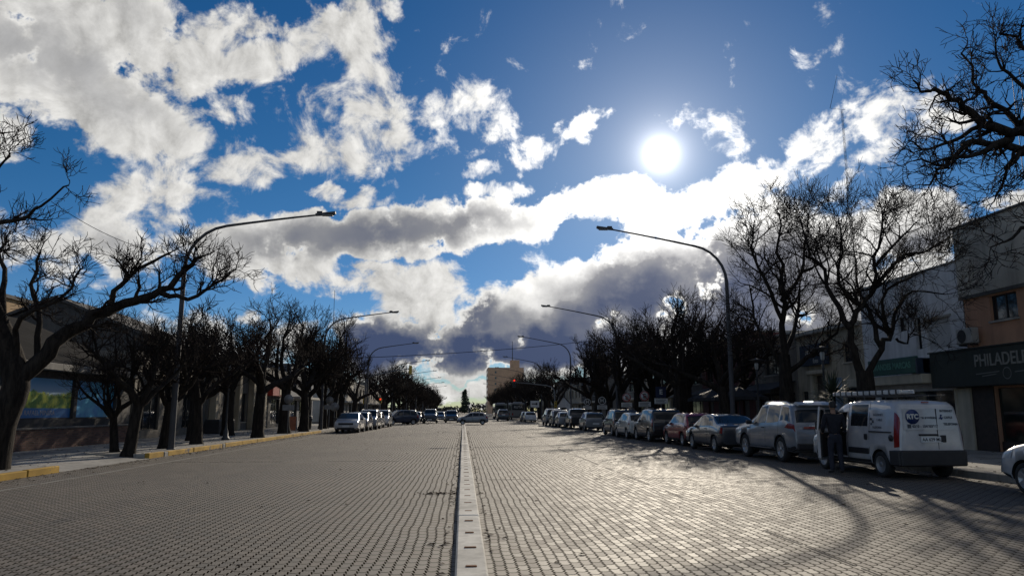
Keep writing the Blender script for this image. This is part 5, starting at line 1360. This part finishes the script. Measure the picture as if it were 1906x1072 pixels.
make_car('suv', P_['silver'], 'large silver SUV with a sunlit roof parked ahead of the van', 'SUV', 10.72, 24.25, R(1.5), GR)
make_car('sedan', P_['dgrey'], 'dark grey sedan parked between the silver SUV and the red hatchback', 'car', 10.45, 29.75, R(1), GR)
make_car('hatch', P_['red'], 'deep red hatchback parked ahead of the dark sedan', 'car', 10.65, 34.6, R(1), GR)
make_car('mpv', P_['black'], 'black tall MPV under the square E parking sign', 'car', 10.35, 39.4, R(1), GR)
make_car('hatch', P_['cream'], 'small white hatchback half hidden by the black MPV', 'car', 10.15, 43.9, R(1.5), GR)
make_car('mpv', P_['dgrey'], 'dark grey van like car in front of the no parking signs', 'car', 10.3, 48.6, R(0), GR)
make_car('hatch', P_['dsilver'], 'silver hatchback parked alone in front of the nearer H sign', 'car', 10.45, 60.5, R(0), GR)
make_car('pickup', P_['black'], 'black pickup parked beside the farther H sign', 'pickup', 10.45, 68.3, R(0), GR)
make_car('hatch', P_['silver'], 'pale small car just ahead of the black pickup', 'car', 10.0, 73.4, R(0), GR)
make_car('mpv', P_['dgrey'], 'dark car second ahead of the black pickup', 'car', 10.0, 78.0, R(0), GR)
make_car('suv', P_['silver'], 'pale SUV at the head of the parked row by the crossing', 'SUV', 9.9, 83.2, R(0), GR)
make_car('hatch', P_['white'], 'white hatchback beyond the crossing beside the buses', 'car', 9.7, 109.0, R(0), GR)
make_car('hatch', P_['grey'], 'grey hatchback beyond the crossing ahead of the white one', 'car', 9.6, 114.0, R(0), GR)
GL_ = 'cars parked along the left kerb'
F180 = R(180)
make_car('sedan', P_['white'], 'white sedan facing us, first in the row parked on the left', 'car', -8.35, 56.6, F180, GL_, tint={'windscreen': mat('pale_screen', (.05,.06,.06), .05, var=.1, spec=.8)})
make_car('hatch', P_['dblue'], 'dark car second in the row on the left, right behind the white sedan', 'car', -8.3, 61.6, F180, GL_)
make_car('mpv', P_['silver'], 'tall silver car third in the row parked on the left', 'car', -8.2, 66.4, F180, GL_)
make_car('hatch', P_['white'], 'white hatchback fourth in the row parked on the left', 'car', -8.3, 71.2, F180, GL_)
make_car('mpv', P_['white'], 'white tall car last in the row parked on the left', 'car', -8.1, 76.0, F180, GL_)
GT = 'cars driving on the avenue'
make_car('hatch', P_['silver'], 'silver grey hatchback driving across the avenue at the end of the median', 'car', 1.15, 88.6, R(90), GT, name='moving_car', sc_=(1,.94,.95))
make_car('mpv', P_['dblue'], 'dark blue car turning at the left side of the crossing', 'car', -7.3, 88.0, R(118), GT, name='moving_car')
make_car('mpv', P_['white'], 'white van waiting behind the dark turning car', 'van', -6.6, 94.5, F180, GT, name='moving_car')
make_car('suv', P_['black'], 'black SUV facing us just right of the cyclist', 'SUV', -4.25, 99.0, F180, GT, name='moving_car')
make_car('mpv', P_['black'], 'dark car facing us, partly behind the crossing hatchback', 'car', -1.55, 103.5, F180, GT, name='moving_car')
for i, (k, c, x, y, a, lb) in enumerate((('hatch','silver',-3.6,118,F180,'pale distant car far behind the black SUV'),('sedan','dgrey',-5.9,123,F180,'dark distant car far behind the cyclist'),('hatch','white',-6.9,112,F180,'white small car between the cyclist and the black SUV'),
      ('sedan','dgrey',-2.0,134,F180,'dark distant sedan in the middle of the avenue'),('suv','black',6.4,121,0,'dark SUV in front of the farther bus'),('hatch','silver',-3.2,150,F180,'tiny pale car at the far end of the avenue'))):
    make_car(k, P_[c], lb, 'car', x, y, a, GT, name='moving_car')

# buses
def bus(label, x, y, dest):
    t = thing('city_bus', label, 'bus', (x, y, .004)); W, L, H = 2.5, 10.5, 3.1
    body = MB().bbox(-W/2, W/2, 0, L, .35, H, .12).build('body', paint('bus_grey', (.16,.155,.15)), t)
    MB().bbox(-W/2+.12, W/2-.12, -.012, .0, 1.75, 2.75, .004).build('rear_window', CARGLASS, t)
    sw = MB()
    for k in range(6): MB().bbox(-W/2-.012, -W/2-.001, .5+k*1.65, 1.95+k*1.65, 1.5, 2.45, .003).build('side_window', CARGLASS, t)
    if dest: text('lettering', dest, .62, SIGNW, t, (0, -.016, 2.28), UP, .001)
    for sx in (-1, 1):
        MB().bbox(min(sx*.9, sx*1.15), max(sx*.9, sx*1.15), -.02, -.001, .8, 1.2, .004).build('tail_light', REDLENS, t)
    MB().bbox(-1.2, 1.2, -.10, .05, .35, .62, .03).build('bumper', BLACKP, t)
    MB().bbox(-.8, .8, .6, 2.2, H, H+.14, .04).build('roof_unit', mat('roof_unit_white', (.4,.4,.4), .5, var=.1), t)
    for wy in (1.9, 8.2):
        for sx in (-1, 1):
            tm, rm = wheel_meshes(.48, .28, steel=True)
            w = tm.build('wheel', RUBBER, t); w.location = (sx*(W/2-.13), wy, .48); w.rotation_euler = (0,0,0 if sx > 0 else R(180)); r = rm.build('rim', CARS['van']['rim'][2], w)
bus('grey bus with pale writing in its rear window, right of the other bus', 10.3, 140, 'RUTA')
bus('older grey bus with a framed rear window, left of the lettered bus', 7.7, 152, '')

# --- the van's own details: open door, rack, lettering
vd = MB(); VD = []
dr = MB()                                                   # front door, hinged at its front edge (local origin), closed along -Y
def dpoly(x): return [(x,0,.34),(x,0,1.06),(x,-.28,1.30),(x,-.50,1.63),(x,-.86,1.66),(x,-.90,1.1),(x,-.90,.36),(x,-.84,.30)]
def ring_prism(outer, inner, vec, mb):
    n = len(outer); vec = Vector(vec)
    for (P, Q, o_) in ((outer, inner, 0), (outer, inner, 1)):
        vs = [Vector(p) + (vec if o_ else Vector()) for p in P] + [Vector(p) + (vec if o_ else Vector()) for p in Q]
        mb.add(vs, [(i, (i+1) % n, n+(i+1) % n, n+i) for i in range(n)])
    for P in (outer, inner):
        vs = [Vector(p) for p in P] + [Vector(p) + vec for p in P]
        mb.add(vs, [(i, (i+1) % n, n+(i+1) % n, n+i) for i in range(n)])
low = [(0,0,.34),(0,0,1.06),(0,-.90,1.06),(0,-.90,.36),(0,-.84,.30)]
dr.prism(low, (.07,0,0))
up_o = [(0.0,-.02,1.062),(0.03,-.28,1.32),(.06,-.50,1.63),(.06,-.86,1.66),(0,-.90,1.062)]
up_i = [(0.005,-.14,1.10),(0.03,-.33,1.31),(.055,-.53,1.57),(.055,-.80,1.60),(.005,-.83,1.10)]
ring_prism(up_o, up_i, (.04,0,0), dr)
dro = dr.build('front_door', P_['white'], van); dro.location = (-.842, .98, 0); dro.rotation_euler = (0, 0, R(-47))
MB().prism(up_i, (.012,0,0)).build('door_window', CARGLASS, dro).location = (.012,0,0)
MB().bbox(.072,.11,-.86,-.08,.38,1.0,.02).build('door_trim', INNER, dro)
MB().bbox(.112,.16,-.6,-.2,.84,.90,.015).build('armrest', BLACKP, dro)
mi = MB().bbox(-.26,-.04,-.30,-.18,1.06,1.30,.03).build('mirror', BLACKP, dro)
# cab interior seen through the opening
MB().bbox(-.62,-.15,.0,.5,.45,.72,.05).bbox(-.60,-.18,-.10,.08,.72,1.30,.05).build('driver_seat', INNER, van)
ra = MB()
for yy in (-1.5, -.6, .2):
    ra.tube([(-.70,yy,1.80),(-.70,yy,1.92),(.70,yy,1.92),(.70,yy,1.80)], .018, 6)
for xx in (-.70, .70): ra.tube([(xx,-1.65,1.925),(xx,.45,1.925)], .016, 6)
ra.build('roof_rack', DARKSTEEL, van)
VB = mat('vinyl_blue', (.012,.035,.13), .4, var=.05); VK = mat('vinyl_dark', (.05,.06,.075), .5, var=.1)
c = MB().lathe([(.17,-.004),(.17,0)], 30, axis='y'); c.v = [(p[0]-.42, p[1]-2.022, p[2]+1.42) for p in c.v]
# rear panel leans slightly: put the graphics on one flat plate of vinyl
rp_ = thing('rear_graphics', None, None); bpy.data.objects.remove(rp_)
gx = bpy.data.objects.new('tmp', None)
pv = MB().add([(-.66,-2.026,1.12),(.62,-2.026,1.12),(.60,-2.004,1.60),(-.64,-2.004,1.60)], [(0,1,2,3)]).build('rear_panel', P_['white'], van)
lean = math.atan2(.022, .48); RV = (R(90) - lean, 0, 0)
def rtext(s_, size, x, z, m, al='LEFT', bold=.003): return text('lettering', s_, size, m, pv, (x, -2.031 + (z-1.12)*.022/.48, z), RV, .001, align=al, bold=bold)
c.v = [(p[0], p[1], p[2]) for p in c.v]; c.build('round_logo', VB, pv)
rtext('RTC', .15, -.42, 1.42, LETTER, 'CENTER', .008).location.y -= .014
rtext('en servicios', .085, -.22, 1.40, VK); rtext('0260 - 154603967', .085, -.44, 1.20, VK)
MB().bbox(-.56,-.47,-2.034,-2.026,1.16,1.25,.004).build('phone_icon', VK, pv)
rtext('INTERNET', .07, .27, 1.55, VK); rtext('CABLE', .07, .36, 1.40, VK); rtext('TELEFONIA', .07, .33, 1.25, VK)
MB().tube([(.27,-2.024,1.42),(.30,-2.024,1.36)], .016, 5).tube([(.24,-2.024,1.38),(.33,-2.024,1.40)], .014, 5).lathe([(.022,-2.026),(.022,-2.014)], 10, c=(.29,0,1.45), axis='y').build('small_emblem', VB, pv)
text('lettering', 'AA 629 ML', .10, INK, van, (0, -2.0425, .90), UP, .0005, bold=.002)
sg = MB()
for v in (1, 2, 3):
    pass
ST = (R(90), 0, R(-90))
xs_ = -.80
for (s_, z_, y_, sz) in (('INTERNET', 1.46, -1.24, .085), ('CABLE', 1.34, -1.30, .08), ('TELEFONIA', 1.16, -1.22, .075)):
    p = VANS.at(y_, 5 + (z_-1.10)/.22)
    k = VANS.sec(y_); xx = float(np.interp(z_, [q[1] for q in k[5:9]], [q[0] for q in k[5:9]]))
    text('lettering', s_, sz, VK, van, (-xx-.012, y_, z_), ST, .001)
k = VANS.sec(-1.05); xx = float(np.interp(1.32, [q[1] for q in k[5:9]], [q[0] for q in k[5:9]]))
em = MB()
for a in range(3): em.lathe([(.035,-.006),(.035,.006)], 10, c=(0, -.98-.05*math.cos(a*2.1), 1.30+.07*math.sin(a*2.1)), axis='x')
em.v = [(p[0]-xx-.008, p[1], p[2]) for p in em.v]; em.build('small_emblem', VK, van)
# ladder lying along the rack
ld = thing('ladder', 'white telescopic ladder lying along the roof rack of the van', 'ladder', (10.72, 18.75, 1.955), R(2))
lm = mat('ladder_white', (.58,.58,.56), .4, .2, var=.2, vscale=6)
rl = MB()
for xx in (-.62, -.28): rl.bbox(xx-.02, xx+.02, -1.95, 1.0, 0, .09, .008)
[b_.build('rail', lm, ld) for b_ in islands(rl)]
rg = MB(); y = -1.8
while y < .95: rg.bbox(-.60, -.30, y, y+.04, .02, .07, .006); y += .27
rg.build('rungs', lm, ld)
jt = MB()
for k in range(11): jt.bbox(-.648, -.598, -1.85+.27*k, -1.79+.27*k, -.01, .10, .008)
jt.build('locking_collars', BLACKP, ld)

# ------------------------------------------------------------------ people
SKIN = mat('skin', (.30,.17,.11), .6, var=.08); HAIR = mat('dark_hair', (.012,.010,.009), .7, var=.2)
def skin_mesh(name, verts, edges, radii, m, parent, sub=2):
    me = bpy.data.meshes.new(name); me.from_pydata(verts, edges, []); me.materials.append(m)
    o = bpy.data.objects.new('skin_tmp', me); col.objects.link(o)
    md_ = o.modifiers.new('s', 'SKIN'); md_.use_smooth_shade = True
    lay = me.skin_vertices[0].data if len(me.skin_vertices) else None
    if lay is None:
        bm = bmesh.new(); bm.from_mesh(me); bm.verts.layers.skin.verify(); bm.to_mesh(me); bm.free(); lay = me.skin_vertices[0].data
    for i, r in enumerate(radii):
        lay[i].radius = r if isinstance(r, tuple) else (r, r); lay[i].use_root = (i == 0)
    sb = o.modifiers.new('d', 'SUBSURF'); sb.levels = sub; sb.render_levels = sub
    e = bpy.data.meshes.new_from_object(o.evaluated_get(bpy.context.evaluated_depsgraph_get()))
    bpy.data.objects.remove(o)
    for p in e.polygons: p.use_smooth = True
    e.name = name
    r = bpy.data.objects.new(name, e); col.objects.link(r); r.parent = parent
    return r
def person(label, loc, rz, J, jacket, trousers, shoe, hair=HAIR):
    """J: joints (facing +Y): pelvis, chest, neck, head, and for L/R: hip, knee, ankle, toe, shoulder, elbow, wrist, tip"""
    t = thing('person', label, 'person', loc, rz)
    V = lambda k: Vector(J[k])
    # body: one mesh of head, neck, torso, limbs, hands
    b = MB()
    hd = V('head'); fw = Vector(J.get('look', (0,1,0))).normalized(); rt = fw.cross(Vector((0,0,1))).normalized(); u = rt.cross(fw)
    prof = [(.012,-.118),(.045,-.110),(.060,-.085),(.068,-.04),(.074,.01),(.076,.05),(.066,.09),(.04,.115),(.008,.122)]
    n = 16; vs = []
    for (r_, h) in prof:
        for k in range(n):
            a = 2*math.pi*k/n; c, s_ = math.cos(a), math.sin(a)
            e = 1.22 if s_ > 0 else 1.28
            f = r_*s_*e + (.02 if h < -.06 and s_ > 0 else 0)
            if abs(c) < .25 and s_ > 0 and -.05 < h < .0: f += .02          # nose
            if h == .01 and s_ > .5 and .2 < abs(c) < .6: f -= .008           # eye sockets
            vs.append(hd + rt*(r_*c) + fw*f + u*h)
    b.add(vs, [(i*n+k, i*n+(k+1) % n, (i+1)*n+(k+1) % n, (i+1)*n+k) for i in range(len(prof)-1) for k in range(n)] + [tuple(range(n)), tuple(range((len(prof)-1)*n, len(prof)*n))], 0, True)
    for sx in (-1, 1): b.lathe([(.004,-.03),(.014,-.02),(.017,.005),(.012,.025),(.004,.032)], 8, c=tuple(hd + rt*(sx*.079) - fw*.01), axis='z')
    b.tube([V('neck') - Vector((0,0,.06)), V('neck') + Vector((0,0,.02)), hd + u*-.08], [.062,.054,.054], 10)
    b.tube([V('pelvis'), (V('pelvis')+V('chest'))/2, V('chest'), V('neck') - Vector((0,0,.05))], [.088,.082,.085,.05], 12)
    for q in 'LR':
        b.tube([V('hip'+q), V('knee'+q), V('ankle'+q)], [.075,.052,.038], 8); b.tube([V('shoulder'+q), V('elbow'+q), V('wrist'+q)], [.05,.038,.027], 8)
        w = V('wrist'+q); d = (V('tip'+q) - w).normalized(); sd = d.cross(Vector((1,0,0))); sd = sd.normalized() if sd.length > .1 else Vector((0,1,0)); nn = d.cross(sd)
        b.tube([w, w + d*.04, w + d*.085], [.027,.038,.036], 8)
        for k, (o_, ln) in enumerate(((-.028,.062),(-.010,.075),(.009,.070),(.027,.052))):
            p0 = w + d*.08 + sd*o_; b.tube([p0, p0 + d*ln*.5 + nn*.004, p0 + d*ln*.85 + nn*.018], [.0095,.0085,.006], 6)
        b.tube([w + d*.03 - sd*.03, w + d*.055 - sd*.058, w + d*.085 - sd*.062 + nn*.01], [.012,.010,.007], 6)
    b.build('body', SKIN, t)
    # hair cap
    h = MB(); vs = []; pr = [(.080,.0),(.083,.05),(.073,.095),(.045,.124),(.008,.131)]
    for (r_, z_) in pr:
        for k in range(n):
            a = 2*math.pi*k/n; c, s_ = math.cos(a), math.sin(a)
            lift = .075 if (s_ > .25 and z_ < .04) else (-.05 if (s_ < -.2 and z_ == 0) else 0)
            vs.append(hd + rt*(r_*c) + fw*(r_*s_*1.28 - .006) + u*(z_ + lift))
    h.add(vs, [(i*n+k, i*n+(k+1) % n, (i+1)*n+(k+1) % n, (i+1)*n+k) for i in range(len(pr)-1) for k in range(n)] + [tuple(range((len(pr)-1)*n, len(pr)*n))], 0, True)
    h.build('hair', hair, t)
    # clothing grown on the same skeleton
    ws = V('pelvis') - Vector((0,0,.06)); mid = (V('pelvis')+V('chest'))/2
    vv = [ws, mid, V('chest'), V('neck') - Vector((0,0,.07))]; ed = [(0,1),(1,2),(2,3)]; rd = [(.165,.12),(.165,.118),(.175,.125),(.09,.075)]
    for q in 'LR':
        i = len(vv); vv += [V('shoulder'+q), V('elbow'+q), V('wrist'+q)]; ed += [(2,i),(i,i+1),(i+1,i+2)]; rd += [.078,.062,.047]
    skin_mesh('jacket', vv, ed, rd, jacket, t)
    vv = [V('pelvis') + Vector((0,0,.06)), V('pelvis') - Vector((0,0,.04))]; ed = [(0,1)]; rd = [(.150,.112),(.155,.118)]
    for q in 'LR':
        i = len(vv); k, a_ = V('knee'+q), V('ankle'+q); hp = V('hip'+q)
        vv += [hp*.75+k*.25, k, a_ + (a_-k)*.10]; ed += [(1,i),(i,i+1),(i+1,i+2)]; rd += [.096,.073,.060]
    skin_mesh('trousers', vv, ed, rd, trousers, t)
    for q in 'LR':
        a_, e = V('ankle'+q), V('toe'+q); d = (e-a_); d.z = 0; d.normalize()
        skin_mesh('shoe', [a_ - d*.05 + Vector((0,0,-.03)), a_ + Vector((0,0,-.02)), a_ + d*.09 + Vector((0,0,-.04)), e], [(0,1),(1,2),(2,3)], [.042,.05,.043,.034], shoe, t)
    return t
STAND = dict(pelvis=(0,0,.97), chest=(0,.01,1.34), neck=(0,.0,1.53), head=(0,.02,1.68), hipL=(-.095,0,.93), kneeL=(-.11,.03,.51), ankleL=(-.115,-.02,.10), toeL=(-.14,.16,.04),
    hipR=(.095,0,.93), kneeR=(.11,.02,.51), ankleR=(.12,-.04,.10), toeR=(.15,.14,.04), shoulderL=(-.20,0,1.44), elbowL=(-.27,.03,1.15), wristL=(-.22,.22,1.02), tipL=(-.18,.38,1.0),
    shoulderR=(.20,0,1.44), elbowR=(.26,-.02,1.14), wristR=(.22,.20,1.05), tipR=(.18,.36,1.06))
NAVY = mat('navy_jacket', (.010,.011,.018), .85, var=.3, vscale=9, bump=.3, bscale=14); JEAN = mat('dark_jeans', (.018,.020,.032), .85, var=.3, vscale=12); SHOE = mat('dark_shoe', (.02,.017,.015), .6, var=.2)
person('person in dark jacket and jeans standing by the open van door, back to us', (9.42, 18.55, .004), R(-8), STAND, NAVY, JEAN, SHOE)
RIDE = dict(pelvis=(0,-.12,1.0), chest=(0,.10,1.30), neck=(0,.17,1.47), head=(0,.24,1.61), hipL=(-.09,-.10,.97), kneeL=(-.11,.24,.72), ankleL=(-.10,.12,.36), toeL=(-.11,.26,.31),
    hipR=(.09,-.10,.97), kneeR=(.11,.20,.60), ankleR=(.10,.0,.22), toeR=(.11,.14,.17), shoulderL=(-.19,.10,1.40), elbowL=(-.25,.28,1.18), wristL=(-.25,.47,1.07), tipL=(-.25,.56,1.05),
    shoulderR=(.19,.10,1.40), elbowR=(.25,.28,1.18), wristR=(.25,.47,1.07), tipR=(.25,.56,1.05))
bx_, by_ = -4.75, 90.0
person('cyclist in dark clothes riding across the far end of the avenue', (bx_, by_, .004), R(90), RIDE, NAVY, JEAN, SHOE)
t = thing('bicycle', 'dark bicycle ridden by the cyclist across the far end of the avenue', 'bicycle', (bx_, by_, .004), R(90))
fr = MB()
A, B_, C_, D_ = (0,.0,.30), (0,-.18,.92), (0,.42,.88), (0,.45,.78)
for (p, q, r_) in ((A,B_,.018),(B_,C_,.018),(A,D_,.02),(A,(0,-.55,.34),.012),((0,-.15,.8),(0,-.55,.34),.010),(C_,(0,.40,1.0),.016),(D_,(0,.58,.34),.015)): fr.tube([p, q], r_, 6)
fr.build('frame', DARKSTEEL, t)
MB().tube([(-.28,.44,1.05),(-.2,.46,1.06),(0,.40,1.02),(.2,.46,1.06),(.28,.44,1.05)], .014, 6).build('handlebar', DARKSTEEL, t)
MB().bbox(-.07,.07,-.32,-.05,.92,.96,.02).build('saddle', BLACKP, t)
for yy in (-.55, .58):
    w = MB(); n = 28
    w.tube([(0, .32*math.cos(2*math.pi*k/n), .32*math.sin(2*math.pi*k/n)) for k in range(n+1)], .02, 6)
    w = w.build('wheel', RUBBER, t); w.location = (0, yy, .34)
    sp = MB()
    for k in range(14): a = 2*math.pi*k/14; sp.tube([(0,0,0),(0,.31*math.cos(a),.31*math.sin(a))], .003, 3)
    sp.build('spokes', CHROME, w)
MB().lathe([(.09,-.01),(.09,.01)], 16, c=(.05,0,.30), axis='x').tube([(.05,0,.30),(.09,.0,.17)], .01, 5).tube([(-.05,0,.30),(-.09,.05,.31)], .01, 5).build('crank', DARKSTEEL, t)

# ------------------------------------------------------------------ plants, bins, boards, litter
LEAF = mat('yucca_leaf', (.030,.045,.028), .6, var=.35, vscale=4)
def yucca(label, x, y, zc, ln, n, seed):
    t = thing('spiky_plant', label, 'plant', (x, y, SW)); r = random.Random(seed)
    MB().tube([(0,0,-.02),(.03,.02,zc*.5),(0,0,zc)], [.11,.09,.08], 9).build('stem', BARK, t)
    b = MB()
    for k in range(n):
        a = r.uniform(0, 6.283); e = r.uniform(-.45, 1.45); L = ln*r.uniform(.7, 1.1); d = Vector((math.cos(a)*math.cos(e), math.sin(a)*math.cos(e), math.sin(e))); sd = d.cross(Vector((0,0,1))).normalized(); w = .028
        p0 = Vector((0,0,zc-.15+.25*r.random())); pts = [p0 + d*L*f + Vector((0,0,-.22*L*f*f*math.cos(e))) for f in (0,.4,.75,1)]
        ws = (w*.8, w, w*.6, .003); nn = sd.cross(d)*.008
        b.add([p + sd*q for p, q in zip(pts, ws)] + [p - sd*q for p, q in zip(pts, ws)] + [p + nn for p in pts], [(i, i+1, 8+i+1, 8+i) for i in range(3)] + [(8+i, 8+i+1, 4+i+1, 4+i) for i in range(3)] + [(i, 4+i, 5+i, i+1) for i in range(3)])
    b.build('leaves', LEAF, t)
yucca('tall spiky yucca on the pavement behind the front of the white van', 13.55, 26.6, 2.0, .95, 130, 3)
yucca('lower spiky plant at the foot of the forked bare tree', 12.9, 22.6, .9, .7, 70, 5)
# far end: dark cypress and a thin mast
t = thing('cypress', 'dark pointed cypress closing the far end of the avenue', 'tree', (1.2, 560, 0)); r = random.Random(2); b = MB()
for k in range(900):
    h = r.uniform(.5, 17); rad = 2.6*math.sin(min(1, (17.6-h)/9)*1.4)*math.sqrt(r.random()); a = r.uniform(0, 6.283); p = Vector((rad*math.cos(a), rad*math.sin(a), h)); s_ = r.uniform(.4, .9)
    q = [p + Vector((r.gauss(0,1), r.gauss(0,1), r.gauss(.3,1)))*s_ for _ in range(3)]; b.add(q, [(0,1,2)])
b.build('crown', mat('cypress_green', (.03,.045,.025), .9, var=.4, vscale=.5), t); MB().tube([(0,0,-.3),(0,0,3)], [.5,.4], 8).build('trunk', BARK, t)
mp = at_depth(873, 722, 420)
tag(MB().tube([(mp.x, 420, -.3), (mp.x, 420, mp.z)], [.16,.07], 6).build('flag_mast', STEEL), 'thin bare mast at the far end of the avenue beside the cypress', 'mast')
# hills of far tree line beyond
tl = MB(); r = random.Random(8)
for k in range(5200):
    x = r.uniform(-140, 140); y = 640 + r.uniform(0, 60); h = r.uniform(0, 8.5) * (.75 + .25*math.sin(x*.11) + .1*math.sin(x*.37)); p = Vector((x, y, h)); s_ = r.uniform(.5, 1.4)
    tl.add([p + Vector((r.gauss(0,1), r.gauss(0,1), r.gauss(0,1)))*s_ for _ in range(3)], [(0,1,2)])
tag(tl.build('treeline', mat('far_trees', (.045,.045,.038), .9, var=.3, vscale=.1)), kind='stuff')
def bin_(label, x, y):
    t = thing('litter_bin', label, 'litter bin', (x, y, SW))
    MB().lathe([(.20,.10),(.25,.85),(.27,.88),(.27,.92),(.23,.92)], 18).build('basket', BLACKP, t); MB().tube([(0,0,0),(0,0,.12)], .05, 8).build('foot', DARKSTEEL, t)
    MB().lathe([(.28,.95),(.24,1.03),(.05,1.09)], 18).tube([(.2,0,.9),(.2,0,.97)], .015, 5).tube([(-.2,0,.9),(-.2,0,.97)], .015, 5).build('lid', BLACKP, t)
bin_('black round litter bin near the second left lamp and the white sedan', -11.15, 55.2)
t = thing('planter_box', 'wide black planter box in front of the grey bank front', 'planter', (-15.6, 49.5, SW))
MB().bbox(-.45,.45,-1.6,1.6,0,.85,.04).build('box', BLACKP, t); MB().bbox(-.40,.40,-1.55,1.55,.852,.87,.005).build('soil', mat('soil', (.03,.022,.016), .95, var=.3, vscale=10), t)
t = thing('sandwich_board', 'red and white sandwich board on the pavement under the left trees', 'sign board', (-12.6, 56.5, SW))
MB().prism([(-.32,-.28,0),(.32,-.28,0),(.32,0,1.0),(-.32,0,1.0)], (0,-.03,0)).build('front_panel', mat('board_orange', (.36,.12,.05), .6, var=.3, vscale=4), t); MB().prism([(-.32,.28,0),(.32,.28,0),(.32,.035,1.0),(-.32,.035,1.0)], (0,.03,0)).build('rear_panel', SIGNW, t)
# black parasols of a cafe terrace on the right
def parasol(label, x, y, rz):
    t = thing('parasol', label, 'parasol', (x, y, SW), rz)
    MB().tube([(0,0,0),(0,0,2.75)], .03, 8).build('pole', DARKSTEEL, t); MB().lathe([(.3,0),(.3,.06),(.05,.10)], 16).build('base', DARKSTEEL, t)
    b = MB(); n = 8
    rim = [(1.55*math.cos(2*math.pi*k/n), 1.55*math.sin(2*math.pi*k/n), 2.15) for k in range(n)]
    for k in range(n):
        p, q = rim[k], rim[(k+1) % n]; m_ = tuple((a+c)/2*.96 for a, c in zip(p[:2], q[:2])) + (2.19,)
        b.add([(0,0,2.72), p, m_, q], [(0,1,2),(0,2,3)]); b.add([p, m_, q, (q[0],q[1],1.97), (m_[0],m_[1],2.0), (p[0],p[1],1.97)], [(0,1,4,5),(1,2,3,4)])
    o = b.build('canopy', AWNK, t); md_ = o.modifiers.new('solid', 'SOLIDIFY'); md_.thickness = .012
parasol('black parasol on the right pavement nearer the dark sedan', 15.2, 40.3, .2)
parasol('black parasol on the right pavement behind the red hatchback', 15.4, 45.2, .5)
# dry leaves and grit along kerbs and joints
r = random.Random(77); lv = MB()
def leaf(x, y, z=.006):
    a = r.uniform(0, 6.283); s_ = r.uniform(.025, .055); c, q = math.cos(a)*s_, math.sin(a)*s_
    lv.add([(x-c, y-q, z), (x+q*.5, y-c*.5, z+r.uniform(.004,.02)), (x+c, y+q, z+.004), (x-q*.5, y+c*.5, z+r.uniform(.004,.02))], [(0,1,2,3)])
for k in range(900): leaf(KL + abs(r.gauss(0, .35)) + .03, r.uniform(8, 60))
for k in range(700): leaf(KR - abs(r.gauss(0, .5)) - .03, r.uniform(9, 60))
for k in range(260): leaf(-.10 - abs(r.gauss(0, .10)), r.uniform(5, 60))
for k in range(160): leaf(.29 + abs(r.gauss(0, .08)), r.uniform(5, 60))
for k in range(420): leaf(r.uniform(KL, KR), r.uniform(5, 60) )
for k in range(60): leaf(r.gauss(-.45, .18), r.gauss(14.6, .12))
for k in range(900): leaf(r.uniform(FL+1, KL-.2), r.uniform(12, 60), SW+.006)
for k in range(500): leaf(r.uniform(KR+.2, FR-.5), r.uniform(12, 60), SW+.006)
tag(lv.build('dry_leaves', mat('dry_leaf', (.075,.045,.022), .85, var=.5, vscale=2)), kind='stuff')
